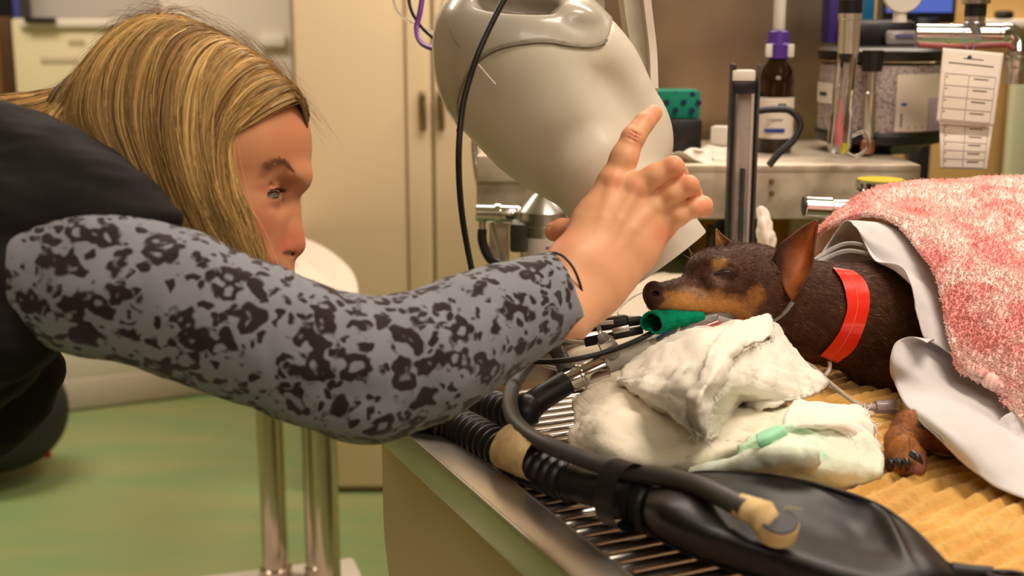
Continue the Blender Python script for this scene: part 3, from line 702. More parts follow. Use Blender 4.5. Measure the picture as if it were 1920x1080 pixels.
# ================================================================ breathing circuit
def TT(px, py, z): return T(px, py, z)
def corr(name, pts, r, mat_, parent, pitch=.0102, amp=.0042, label=None):
    P = cat_rom(pts, 40); seg = np.linalg.norm(np.diff(P, axis=0), axis=1); s = np.concatenate([[0], np.cumsum(seg)])
    n = int(s[-1]/pitch)*8; t = np.linspace(0, s[-1], n); Q = np.stack([np.interp(t, s, P[:, i]) for i in range(3)], 1)
    R = r+amp*(np.abs(np.sin(math.pi*t/pitch))**.8*2-1)*.5
    return mesh_obj(name, [tube_geo(Q, R, 28)], mat_, parent, label=label, ang=180)
bh = thing('breathing_hose', 'black corrugated breathing hose taped to a thin tube, lying on the bar rack', 'hose', TT(930, 850, .90))
corr('corrugated_tube', [TT(740, 740, .935), TT(800, 775, .925), TT(860, 800, .918), TT(920, 832, .918), TT(985, 868, .918), TT(1045, 893, .918), TT(1085, 908, .918)], .0150, M['black_rubber'], bh)
tube('smooth_cuff', [TT(1075, 905, .920), TT(1110, 916, .922), TT(1160, 930, .924)], [.0145, .013, .013, .0135], M['black_rubber'], bh, sides=28)
bag = thing('breathing_bag', 'flat black rubber breathing bag lying on the rack and the yellow towel', 'bag', TT(1500, 1000, .90))
lathe('neck', TT(1150, 926, .925), TT(1232, 950, .927), [(0, .0165), (.2, .0175), (.22, .0155), (.5, .0165), (.52, .019), (.62, .019), (.64, .016), (.74, .017), (.76, .020), (.9, .021), (1, .018)], M['black_rubber'], bag, sides=32, ang=60)
BG = [ # far edge, inner far, centre, inner near, near edge (pixel, pixel, height)
 [(1212, 915, .925), (1218, 915, .945), (1212, 938, .950), (1208, 962, .942), (1210, 985, .918)],
 [(1255, 896, .930), (1262, 905, .950), (1256, 940, .958), (1242, 980, .945), (1240, 1010, .912)],
 [(1325, 885, .940), (1335, 896, .948), (1335, 945, .955), (1320, 1005, .945), (1310, 1045, .908)],
 [(1445, 892, .945), (1455, 905, .945), (1450, 965, .942), (1435, 1035, .938), (1420, 1082, .908)],
 [(1560, 915, .945), (1565, 930, .942), (1565, 990, .934), (1560, 1070, .934), (1555, 1120, .910)],
 [(1652, 950, .940), (1652, 968, .938), (1655, 1020, .934), (1665, 1085, .934), (1680, 1128, .912)],
 [(1722, 1002, .934), (1722, 1018, .936), (1728, 1048, .936), (1745, 1082, .932), (1765, 1108, .914)],
 [(1768, 1050, .928), (1772, 1056, .930), (1778, 1066, .930), (1788, 1080, .927), (1798, 1092, .915)],
 [(1790, 1063, .924), (1791, 1066, .925), (1793, 1070, .925), (1797, 1076, .923), (1800, 1082, .917)]]
Gt = patch_pts(grid_T(BG), 12, 12); a_, b2 = Gt.shape[:2]
lamb = np.linspace(0, 1, b2); Gb = Gt[:, :1]*(1-lamb)[None, :, None]+Gt[:, -1:]*lamb[None, :, None]
Gb[:, :, 2] = np.minimum(Gt[:, :, 2]-.001, .906+ (Gt[:, [0], 2]-.906)*np.clip(1-lamb/.18, 0, 1)*.9+(Gt[:, [-1], 2]-.906)*np.clip((lamb-.82)/.18, 0, 1)*.9)
h = fbm(Gt.reshape(-1, 3), 18, 4., 2).reshape(a_, b2)*.0022*np.sin(math.pi*lamb); Gt[:, :, 2] += h
ii_, ll_ = np.meshgrid(np.arange(a_), lamb, indexing='ij'); Gt[:, :, 2] += .006*np.exp(-((ii_-58-14*ll_)/2.6)**2)*np.exp(-((ll_-.35)/.22)**2)-.004*np.exp(-((ii_-50-10*ll_)/5)**2)*np.exp(-((ll_-.4)/.25)**2)
I1 = np.arange(a_*b2).reshape(a_, b2); q1 = np.stack([I1[:-1, :-1], I1[1:, :-1], I1[1:, 1:], I1[:-1, 1:]], -1).reshape(-1, 4)
N1 = a_*b2; ring = list(I1[0, :])+list(I1[1:, -1])+list(I1[-1, -2::-1])+list(I1[-2:0:-1, 0])
fs = q1.tolist()+(q1[:, ::-1]+N1).tolist()+[[int(ring[i]), int(ring[(i+1) % len(ring)]), int(ring[(i+1) % len(ring)])+N1, int(ring[i])+N1] for i in range(len(ring))]
M['bag'] = mat('bag_rubber', (.009, .0082, .008), .42, spec=.35, bump=(.08, 60, .001), var=((.017, .016, .015, 1), 30, .55, .8))
mesh_obj('bladder', [(np.concatenate([Gt.reshape(-1, 3), Gb.reshape(-1, 3)]), fs)], M['bag'], bag, ang=60)
edge_ = [Gt[i, 0]-ZA*.001 for i in range(0, a_, 6)]; tube('seam', edge_, .0022, M['bag'], bag, n=4, sides=8)
edge_ = [Gt[i, -1] for i in range(0, a_, 6)]; tube('seam', edge_, .0022, M['bag'], bag, n=4, sides=8)
tube('tail', [TT(1785, 1070, .922), TT(1820, 1072, .922), TT(1862, 1074, .922)], [.0055, .0045, .0042], M['bag'], bag)
cc = TT(1890, 1082, .924); tube('hanging_loop', [cc+RIGHT*.0115*math.cos(a)+FWD*.0115*math.sin(a) for a in np.linspace(math.pi, 3*math.pi, 17)], .0026, M['bag'], bag, n=2, sides=10)
# thin tube running over the hose to the taped probe
mt = thing('monitor_tube', 'dark grey tube looping over the hose and ending in a taped probe', 'tube', TT(960, 760, .90))
pts = [TT(1075, 632, .965), TT(1048, 640, .965), TT(1010, 660, .96), TT(975, 700, .95), TT(957, 742, .945), TT(962, 782, .945), TT(988, 812, .946), TT(1035, 838, .946), TT(1100, 862, .944), TT(1170, 884, .946), TT(1235, 892, .956), TT(1300, 908, .962), TT(1350, 930, .964), TT(1398, 955, .962)]
tube('tubing', pts, [.0068, .0068, .0070, .0068, .0066, .0066, .0068, .007, .007, .0072], M['grey_rubber'], mt, n=10, sides=20)
M['tape'] = mat('tan_tape', srgb(218, 188, 134), .75, bump=(.6, 120, .001), var=(srgb(196, 160, 104), 60, .45, .7))
a0, b0 = TT(1384, 948, .962), TT(1440, 974, .958); dr = (b0-a0)/np.linalg.norm(b0-a0)
P = np.array([a0, a0+dr*.008, a0+dr*.017, a0+dr*.026]); v, f = tube_geo(cat_rom(P, 5), np.interp(np.linspace(0, 1, 16), [0, .4, .75, 1], [.0078, .0090, .0108, .0060]), 20)
v = v+fbm(v, 110, 2., 2)[:, None]*np.array([.0008, .0008, .0012]); mesh_obj('tape_wrap', [(v, f)], M['tape'], mt, label='tan cloth tape around the tube end', ang=60)
pc = TT(1456, 990, .952); nd = np.array([.05, -.36, .93]); nd /= np.linalg.norm(nd)
pr = lathe('probe_head', pc-nd*.006, pc+nd*.0065, [(0, .0120), (.15, .0136), (.9, .0136), (1, .0130)], M['tape'], mt, label='round probe wrapped in tan tape')
lathe('probe_face', pc+nd*.006, pc+nd*.0078, [(0, .0127), (.6, .0127), (1, .012)], mat('probe_face', (.035, .036, .040), .5), mt, label='dark grey flat probe face')
tube('loose_thread', [pc+nd*.008+[0.0, .008, 0], pc+nd*.012+[.007, .010, 0], pc+nd*.012+[.016, .008, 0]], .0003, M['tape'], mt)
# tape band around the hose and tube
c0, c1 = TT(952, 852, .922), TT(1012, 876, .924); ax = (c1-c0)/np.linalg.norm(c1-c0)
tb = thing('tape_band', 'tan cloth tape band binding the corrugated hose to the thin tube', 'tape', TT(985, 890, .90))
Pc = np.array([c0+(c1-c0)*t+ZA*.005 for t in np.linspace(0, 1, 14)]); T_, Nn, Bb = frames(Pc); an = np.linspace(0, 2*math.pi, 40, endpoint=False); vs = []
side = np.cross(ax, ZA); side /= np.linalg.norm(side); upv = np.cross(side, ax)
for p in Pc:
    for x in an: vs.append(p+side*.0178*math.cos(x)-side*.004*max(0, math.sin(x))+upv*(.0205 if math.sin(x) > 0 else .0175)*math.sin(x)*(1-.0*abs(math.cos(x))))
vs = np.array(vs); vs += (fbm(vs, 120, 3, 2)*.0012)[:, None]*upv+(np.sin((vs@ax)*900)*.0005)[:, None]*side
fs = [(i*40+j, i*40+(j+1) % 40, (i+1)*40+(j+1) % 40, (i+1)*40+j) for i in range(13) for j in range(40)]
mesh_obj('wrap', [(vs, fs)], M['tape'], tb, ang=180)
# black strap round the cuff and tube near the bag
c0, c1 = TT(1150, 922, .934), TT(1186, 934, .936); ax = (c1-c0)/np.linalg.norm(c1-c0); side = np.cross(ax, ZA); side /= np.linalg.norm(side)
vs = []; 
for t in np.linspace(0, 1, 6):
    for x in an: vs.append(c0+(c1-c0)*t+side*.0185*math.cos(x)+ZA*.0255*math.sin(x))
fs = [(i*40+j, i*40+(j+1) % 40, (i+1)*40+(j+1) % 40, (i+1)*40+j) for i in range(5) for j in range(40)]
o = mesh_obj('rubber_strap', [(np.array(vs), fs)], M['black_rubber'], ang=180); tag(o, 'wide black rubber strap binding the thin tube to the neck of the bag', 'strap')
# second hose arm with elbow and metal connector into the mouth
ar = thing('tube_connector', 'black elbow with chrome and white connectors leading to the mouth of the dog', 'connector', W(1060, 720, 1.17)-ZA*.05)
corr('corrugated_tube', [W(800, 705, 1.30), W(850, 730, 1.26), W(905, 757, 1.215), W(960, 774, 1.175), W(985, 775, 1.16)], .0145, M['black_rubber'], ar)
E0, E1, E2 = W(978, 776, 1.155), W(1010, 750, 1.16), W(1064, 716, 1.168)
tube('elbow', [E0-np.array([.002, 0, .004]), E0+np.array([.004, 0, .004]), (E0+E1)/2, E1, E2], [.013, .0165, .0135, .0128, .0118, .0112], M['black_rubber'], ar, n=10, sides=28)
Cm = [W(1058, 720, 1.167), W(1134, 685, 1.175)]
lathe('chrome_sleeve', Cm[0], Cm[1], [(0, .0095), (.02, .0100), (.36, .0100), (.37, .0122), (.40, .0125), (.43, .0122), (.45, .0105), (.47, .0108), (.96, .0113), (.97, .0118), (1, .0116), (1, .0095)], M['chrome'], ar, sides=40)
Wm = [W(1128, 688, 1.175), W(1216, 650, 1.183)]
lathe('white_sleeve', Wm[0], Wm[1], [(0, .0088), (.28, .0090), (.32, .0100), (.36, .0106), (.60, .0106), (.605, .0103), (.62, .0100), (1, .0096), (1, .0075)], M['white_plastic'], ar, sides=36, label='white plastic adapter sleeve')
M['et'] = mat('tube_plastic', (.62, .60, .55), .12, 0, trans=.75, ior=1.25)
tube('airway_tube', [W(1206, 654, 1.182), W(1240, 640, 1.185), W(1290, 616, 1.188), W(1345, 594, 1.195), W(1400, 585, 1.215)], [.0085, .0075, .0065, .006, .006], M['et'], ar, n=10, sides=24, label='clear endotracheal tube')
tube('inner_tube', [W(1232, 643, 1.186), W(1290, 616, 1.189), W(1340, 597, 1.196)], .0035, mat('tube_grey', srgb(150, 146, 140), .4), ar, n=10)
mesh_obj('blue_mark', [box_geo(W(1243, 628, 1.178), (W(1260, 618, 1.178)-W(1226, 638, 1.178))/np.linalg.norm(W(1260, 618, 1.178)-W(1226, 638, 1.178)), FWD, UP, .014, .001, .003, .0004)], mat('blue_ink', srgb(50, 100, 150), .6), ar)
lathe('sampling_port', W(1152, 668, 1.168), W(1128, 628, 1.160), [(0, .006), (.3, .006), (.32, .0085), (.75, .0078), (.76, .006), (1, .0045)], M['clear'], ar, sides=20)
tube('side_stub', [W(1062, 700, 1.18), W(1055, 678, 1.19), W(1042, 655, 1.20), W(1020, 640, 1.22)], .0075, M['grey_rubber'], ar)
sl = tube('sampling_line', [W(1128, 632, 1.158), W(1120, 608, 1.155), W(1108, 585, 1.16), W(1090, 560, 1.19)], .0022, M['clear']); tag(sl, 'thin clear sampling line rising from the port toward the wrist', 'line')
sl = tube('sampling_line', [W(1130, 690, 1.175), W(1060, 692, 1.19), W(1020, 684, 1.2), W(995, 655, 1.21)], .0018, M['clear']); tag(sl, 'thin clear line passing behind the chrome sleeve', 'line')
# black cable hanging in front and passing under the arm to the probe in the green wrap
cb = tube('monitor_cable', [W(985, -60, 1.06), W(945, 0, 1.05), W(905, 80, 1.04), W(880, 150, 1.04), W(866, 210, 1.04), W(860, 300, 1.04), (W(866, 400, 1.05)), W(885, 508, 1.08), W(905, 590, 1.12), W(940, 655, 1.15), W(990, 676, 1.15), W(1060, 676, 1.145), W(1130, 662, 1.15), W(1190, 640, 1.16), W(1245, 612, 1.17)], .0026, M['black_plastic'], n=12)
tag(cb, 'long glossy black cable hanging before the x-ray head and running to the green wrap', 'cable')
# sensor clip
cl = thing('sensor_clip', 'black plastic clip sensor holding the tongue beside the green wrap', 'clip', W(1150, 650, 1.175))
M['clip'] = mat('clip_plastic', (.016, .015, .015), .38)
ax = W(1205, 600, 1.185)-W(1092, 616, 1.185); Lc = np.linalg.norm(ax); ax /= Lc; ay = FWD; az = np.cross(ax, ay); az = az if az[2] > 0 else -az
box('upper_jaw', (W(1205, 602, 1.19)+W(1090, 614, 1.19))/2, (Lc, .012, .0085), M['clip'], cl, ax, ay, az, .002)
box('jaw_block', W(1150, 605, 1.183), (.028, .016, .012), M['clip'], cl, ax, ay, az, .003)
ax2 = W(1205, 618, 1.18)-W(1098, 641, 1.18); L2 = np.linalg.norm(ax2); ax2 /= L2; az2 = np.cross(ax2, ay); az2 = az2 if az2[2] > 0 else -az2
box('lower_jaw', (W(1205, 618, 1.18)+W(1098, 641, 1.18))/2, (L2, .010, .0075), M['clip'], cl, ax2, ay, az2, .0015)
box('lever', W(1118, 637, 1.172), (.022, .004, .009), M['clip'], cl, ax2, ay, az2, .001)
box('spring_plate', W(1164, 618, 1.172), (.016, .002, .006), M['chrome_dull'], cl, ax2, ay, az2, .0005)
box('post', W(1100, 602, 1.178), (.004, .006, .012), M['clip'], cl, ax, ay, az, .001)
wr_ = tube('sensor_wire', [W(1150, 604, 1.173), W(1110, 608, 1.172), W(1075, 617, 1.18), W(1050, 640, 1.2), W(1020, 650, 1.22)], .0021, M['white_plastic']); tag(wr_, 'off-white wire leading from the upper jaw of the black clip', 'wire')
wr_ = tube('sensor_wire', [W(1102, 644, 1.172), W(1070, 640, 1.18), W(1040, 634, 1.19), W(1000, 630, 1.2)], .0021, M['white_plastic']); tag(wr_, 'off-white wire leading from the lower jaw of the black clip', 'wire')
# green wrap
M['green'] = mat('green_bandage', srgb(0, 132, 96), .9, spec=.15, bump=(.9, 520, .001), var=(srgb(0, 108, 80), 90, .45, .65))
Pg = cat_rom([W(1221, 607, 1.156), W(1231, 604, 1.170), W(1254, 600, 1.180), W(1286, 596, 1.184), W(1318, 592, 1.188)], 10); T_, Nn, Bb = frames(Pg); kk = len(Pg); ag = np.linspace(0, 2*math.pi, 48, endpoint=False); rg = np.interp(np.linspace(0, 1, kk), [0, .25, .5, .75, 1], [.0096, .0104, .0086, .0062, .0030])
Gg = Pg[:, None]+rg[:, None, None]*(np.cos(ag)[None, :, None]*Nn[:, None]*1.05+np.sin(ag)[None, :, None]*Bb[:, None]); Gg = np.concatenate([Gg, Gg[:, :1]], axis=1); ng = grid_normals(Gg); ng = ng if (ng*(Gg-Pg[:, None])).sum() > 0 else -ng
dent = -.0045*np.exp(-((np.linspace(0, 2*math.pi, 49)-1.9)/.5)**2)*np.exp(-np.linspace(0, 3, kk))[:, None]; Gg = Gg+ng*(dent+fbm(Gg.reshape(-1, 3), 160, 3, 2).reshape(kk, 49)*.0014)[..., None]
gw = mesh_obj('green_wrap', [shell_geo(Gg, ng, .0016)], M['green'], ang=180)
tag(gw, 'green bandage wrap curled under the muzzle around the black cable', 'bandage')
# iv line at the front leg
iv = thing('drip_line', 'clear drip line with a white capped connector lying before the paw', 'line', T(1650, 780, .912))
tube('tubing', [TT(1470, 668, .95), TT(1495, 675, .955), TT(1525, 690, .952), TT(1560, 722, .94), TT(1600, 752, .93), TT(1628, 766, .925)], .0024, M['clear'], iv, n=10)
tube('tubing', [TT(1550, 662, .95), TT(1556, 686, .943), TT(1546, 704, .935), TT(1524, 704, .93)], .0020, M['white_plastic'], iv, n=10)
a0, b0 = TT(1620, 764, .926), TT(1686, 762, .926)
lathe('connector', a0, b0, [(0, .003), (.3, .0035), (.32, .006), (.95, .0065), (1, .005)], mat('lilac_plastic', (.75, .70, .80), .15, trans=.75, ior=1.3), iv, sides=20)
lathe('yellow_tip', b0, TT(1700, 764, .926), [(0, .0035), (1, .002)], mat('yellow_tip', srgb(235, 225, 90), .4), iv)
lathe('white_cap', TT(1694, 764, .926), TT(1716, 761, .927), [(0, .0055), (.1, .0062), (.9, .0062), (1, .0055)], M['white_plastic'], iv, sides=24)
bd = tube('leg_bandage', [TT(1722, 790, .93), TT(1745, 815, .930), TT(1770, 828, .930), TT(1790, 834, .926)], [.011, .0125, .012, .010], mat('bandage', srgb(226, 216, 196), .9, bump=(.4, 300, .001)), n=8, sides=24)
tag(bd, 'white bandage around the foreleg just behind the brown paw', 'bandage')
ln = tube('clear_line', [W(1522, 492, 1.27), W(1545, 475, 1.28), W(1580, 458, 1.28), W(1612, 458, 1.27), W(1645, 475, 1.26)], .002, M['clear']); tag(ln, 'clear line rising from behind the near ear, upper of two', 'line')
ln = tube('clear_line', [W(1522, 500, 1.265), W(1550, 483, 1.275), W(1590, 470, 1.27), W(1640, 478, 1.255)], .002, M['clear']); tag(ln, 'clear line rising from behind the near ear, lower of two', 'line')
ln = tube('clear_line', [W(1196, 595, 1.21), W(1160, 590, 1.22), W(1170, 570, 1.24), W(1205, 548, 1.25), W(1260, 540, 1.27)], .001, M['clear']); tag(ln, 'fine clear loop of line in front of the nose', 'line')
# ================================================================ the dog
def wc(p): q = np.asarray(p, float)-CAM; return np.array([q@RIGHT, q@UP, q@FWD])
DD = 1.22; DS = DD/F_PX; YAW = math.radians(20)
def hq(px, py, w=0.0, ref=1400):
    px0 = px+w*math.sin(YAW); return c3(px, py, DD+((px0-ref)*math.tan(YAW)*(1 if px0 < ref else .25)+w*math.cos(YAW))*DS)
R_ = lambda *a: np.array(a)*DS
s = SDF(hq(1190, 760, -40)*[1, 1, 0]+[0, 0, 1.10], hq(1960, 400)*[1, 1, 0]+[0, 0, 1.45], .0012)
ry = -20
s.ell(hq(1398, 526), R_(84, 65, 60), .01, ry=ry)
s.cone(hq(1352, 512), hq(1400, 522), 46*DS, 58*DS, .01)
s.ell(hq(1322, 503), R_(34, 30, 38), .012, ry=ry)
s.cone(hq(1332, 546), hq(1252, 556), 40*DS, 27*DS, .012)
s.cone(hq(1352, 566, -20), hq(1256, 566, -8), 24*DS, 19*DS, .008)          # flews
s.cone(hq(1352, 566, 20), hq(1256, 566, 8), 24*DS, 19*DS, .008)
s.ell(hq(1410, 562, -34), R_(52, 38, 26), .012, ry=ry); s.ell(hq(1400, 560, 34), R_(50, 38, 26), .012, ry=ry)
s.ell(hq(1226, 551), R_(21, 24, 24), .005)
s.cone(hq(1232, 570), hq(1240, 566), 16*DS, 16*DS, .006)
s.chain([hq(1430, 545), c3(1500, 574, 1.24), c3(1590, 592, 1.252), c3(1690, 606, 1.285), c3(1880, 592, 1.325)], [66*DS, 80*DS, 86*DS*1.03, 122*DS*1.05, 138*DS*1.07], .02)
s.chain([hq(1440, 590, 0), c3(1500, 608, 1.24), c3(1570, 632, 1.252)], [40*DS, 50*DS, 46*DS], .02)
s.chain([c3(1640, 682, 1.265), c3(1700, 705, 1.26), c3(1800, 740, 1.22), c3(1850, 790, 1.16)], [46*DS, 40*DS, 30*DS, 22*DS], .02)     # shoulder and upper foreleg
s.chain([hq(1430, 596), hq(1370, 612), hq(1300, 628), hq(1250, 640)], [26*DS, 19*DS, 13*DS, 10*DS], .006)  # lower jaw
s.ell(hq(1358, 505, -46), R_(25, 17, 13), .006, ry=ry); s.ell(hq(1340, 492, -38), R_(22, 11, 14), .008, ry=ry)
s.chain([hq(1330, 520, -40), hq(1345, 536, -44), hq(1372, 540, -50)], [10*DS, 9*DS, 9*DS], .008)        # zygomatic fold
s.chain([hq(1338, 514, -60), hq(1348, 511, -66), hq(1362, 510, -68), hq(1377, 513, -66)], [2.4*DS, 4.0*DS, 4.2*DS, 2.2*DS], .0014, 's')
s.chain([hq(1336, 503, -58), hq(1352, 498, -62), hq(1374, 501, -62)], [1.6*DS, 2.2*DS, 1.6*DS], .003, 's')
s.chain([hq(1342, 522, -60), hq(1360, 522, -62), hq(1380, 524, -62)], [1.4*DS, 2.0*DS, 1.4*DS], .003, 's')
s.ell(hq(1462, 520, -46), R_(18, 40, 18), .012); s.ell(hq(1376, 470, 52), R_(20, 20, 12), .012)
s.ell(hq(1228, 550, -20), R_(6, 4.5, 11), .002, 's'); s.chain([hq(1232, 552, -22), hq(1244, 549, -26)], [3.5*DS, 1.5*DS], .0015, 's')
s.chain([hq(1206, 556, 0), hq(1212, 578, 0)], [2*DS, 2*DS], .002, 's')
v, q = s.mesh(); v = smooth_mesh(v, q, 2, .5); vn = vnormals(cw(v), q)
def lerp(a, b, t): return a*(1-t)+b*t
def sst(x, a, b): t = np.clip((x-a)/(b-a), 0, 1); return t*t*(3-2*t)
_c = lambda *a: np.array(srgb(*a)[:3])
def blob(p, x, y, rx, ry_, rot=0, soft=.45):
    a = math.radians(rot); dx = p[:, 0]-x; dy = p[:, 1]-y; u = (dx*math.cos(a)+dy*math.sin(a))/rx; w_ = (-dx*math.sin(a)+dy*math.cos(a))/ry_
    return 1-sst(np.sqrt(u*u+w_*w_), 1-soft, 1+soft)
def coat(cv):
    p = pixof(cv); nf = fbm(cv, 60, 2., 3); nf2 = fbm(cv, 220, 7., 2); p = p+np.stack([nf*10, fbm(cv, 70, 8., 2)*8], 1)+np.stack([nf2*5, -nf2*4], 1)
    n = len(cv); c = np.tile(_c(74, 42, 24), (n, 1)); c *= (1+.22*nf[:, None])
    def mixc(m, col, k=1): 
        nonlocal c; c = lerp(c, _c(*col), (np.clip(m, 0, 1)*k)[:, None])
    mixc(blob(p, 1270, 545, 60, 26, 4), (98, 58, 34), .8)             # reddish bridge
    mixc(blob(p, 1330, 520, 28, 18, 20), (92, 62, 48), .6)
    mixc(blob(p, 1318, 572, 88, 27, 5, .35), (196, 136, 74), 1)       # tan muzzle side
    mixc(blob(p, 1375, 588, 42, 20, 14, .4), (190, 130, 68), .95)
    mixc(blob(p, 1414, 556, 17, 17, 30, .5), (170, 112, 58), .85)     # cheek spot
    mixc(blob(p, 1349, 494, 15, 9, -10, .5), (176, 128, 74), .85)     # brow spot
    mixc(blob(p, 1298, 548, 34, 9, 14, .6), (128, 108, 94), .6)       # grey hairs
    mixc(blob(p, 1345, 530, 14, 10, 40, .6), (130, 100, 84), .5)
    mixc(blob(p, 1356, 511, 22, 5, 0, .6), (62, 38, 30), .8)
    mixc(blob(p, 1495, 668, 50, 9, 8, .5), (120, 70, 34), .6)
    mixc(blob(p, 1690, 728, 40, 12, 25, .5), (110, 62, 30), .7)
    mixc(blob(p, 1650, 700, 20, 26, 25, .5), (92, 54, 34), .5)
    mixc(blob(p, 1224, 552, 24, 28, 0, .25), (84, 52, 42), 1)         # nose leather
    mixc(blob(p, 1230, 551, 6, 4.5, 0, .3), (24, 12, 10), 1)
    mixc(blob(p, 1300, 632, 90, 18, -12, .3), (150, 84, 72), 1)       # gums of the lower jaw
    return c
cols = coat(v)
# ears: cupped shells welded into the same mesh
def ear(rows, th, inner, outer):
    G = patch_pts(np.array([[hq(px, py, w_) for px, py, w_ in r] for r in rows]), 10, 10)
    n = grid_normals(G); n = n if (n[..., 2]).sum() < 0 else -n; vv, f = shell_geo(G, n, th); N = len(vv)//2
    k = np.linspace(0, 1, G.shape[1]); m = np.tile(np.sin(math.pi*k)**.7, G.shape[0]); t = np.repeat(np.linspace(0, 1, G.shape[0]), G.shape[1])
    nn_ = fbm(vv[:N], 90, 3, 2)
    ci = lerp(_c(*inner[0]), _c(*inner[1]), np.clip(m*1.1-.15+nn_*.35, 0, 1)[:, None]); ci = lerp(ci, _c(66, 38, 24), np.clip((1-t*1.5+nn_*.3)*np.tile(1-k, G.shape[0])*1.7-.1, 0, 1)[:, None])
    return vv, f, np.concatenate([ci, np.tile(_c(*outer), (N, 1))])
e1 = ear([[(1450, 482, -66), (1460, 508, -72), (1470, 540, -82), (1486, 566, -92)],
          [(1463, 458, -82), (1478, 490, -78), (1493, 518, -86), (1506, 537, -112)],
          [(1486, 439, -88), (1502, 464, -70), (1512, 484, -78), (1522, 503, -112)],
          [(1509, 423, -92), (1518, 440, -80), (1523, 452, -84), (1527, 464, -106)],
          [(1530, 412, -98), (1532, 413, -97), (1533, 413.5, -97), (1534, 415, -98)]], 3.2*DS, ((92, 50, 26), (178, 96, 46)), (80, 46, 26))
e2 = ear([[(1342, 478, 50), (1356, 474, 62), (1372, 470, 62), (1386, 468, 50)], [(1342, 458, 52), (1351, 455, 60), (1361, 453, 60), (1371, 453, 52)], [(1342, 442, 54), (1346, 441, 58), (1351, 440, 58), (1356, 442, 54)], [(1342, 429, 55), (1343, 429, 56), (1343.5, 429, 56), (1344, 429.5, 55)]], 3*DS, ((150, 100, 62), (168, 114, 72)), (110, 70, 44))
# foreleg and paw
tw = lambda px, py, z: wc(T(px, py, z))
s2 = SDF(np.minimum(tw(1640, 920, .905), tw(1900, 760, .96))-.02, np.maximum(tw(1640, 920, .905), tw(1900, 760, .96))+.02, .0008)
s2.chain([tw(1800, 834, .930), tw(1738, 815, .936), tw(1706, 800, .938), tw(1688, 828, .930), tw(1692, 855, .926)], [.0105, .0112, .0125, .0108, .0128], .006)
s2.ell(tw(1727, 812, .925), (.009, .012, .009), .005)
for (x, y, z, r) in ((1674, 866, .923, .0060), (1686, 872, .923, .0062), (1701, 872, .924, .0066), (1719, 864, .925, .0080)):
    s2.ell(tw(x, y, z), (r, r*1.25, r), .0025)
s2.ell(tw(1716, 878, .921), (.0085, .0068, .008), .003); s2.ell(tw(1695, 845, .932), (.011, .013, .009), .006)
for x0, y0, x1, y1 in ((1680, 850, 1679, 872), (1693, 850, 1694, 874), (1708, 848, 1711, 868)):
    s2.chain([tw(x0, y0, .94), tw(x1, y1, .934)], [.0007, .0012], .0015, 's')
pv, pq = s2.mesh(); pv = smooth_mesh(pv, pq, 1); pp = pixof(pv); nf = fbm(pv, 90, 3, 3)
pc_ = lerp(_c(168, 104, 52), _c(120, 70, 38), np.clip(.35+nf, 0, 1)[:, None])
pc_ = lerp(pc_, _c(176, 116, 62), (blob(pp, 1700, 840, 30, 24, 0, .6)*.35)[:, None])
for b_ in (blob(pp, 1730, 862, 11, 13, 0, .3), blob(pp, 1716, 882, 14, 9, 0, .3), blob(pp, 1730, 818, 8, 16, 0, .3)*.7): pc_ = lerp(pc_, _c(140, 88, 78), b_[:, None])
pc_ = lerp(pc_, _c(50, 30, 20), (blob(pp, 1728, 800, 12, 5, 20, .5)*.9)[:, None])
M['coat'] = mat('dog_coat', (.1, .05, .03), .62, spec=.35, attr=True, bump=(.5, 420, .0009))
dog = thing('dog', 'brown and tan pinscher lying asleep on its chest under the pink towel', 'dog', T(1640, 745, .912))
link('body', fixn(new_mesh('body', cw(v), q, M['coat'], True, cols)), dog)
for nm_, g_, c_ in (('ear', e1, 0), ('ear', e2, 0)): link(nm_, fixn(new_mesh(nm_, cw(g_[0]), g_[1], M['coat'], True, g_[2])), dog)
link('foreleg', fixn(new_mesh('foreleg', cw(pv), pq, M['coat'], True, pc_)), dog)
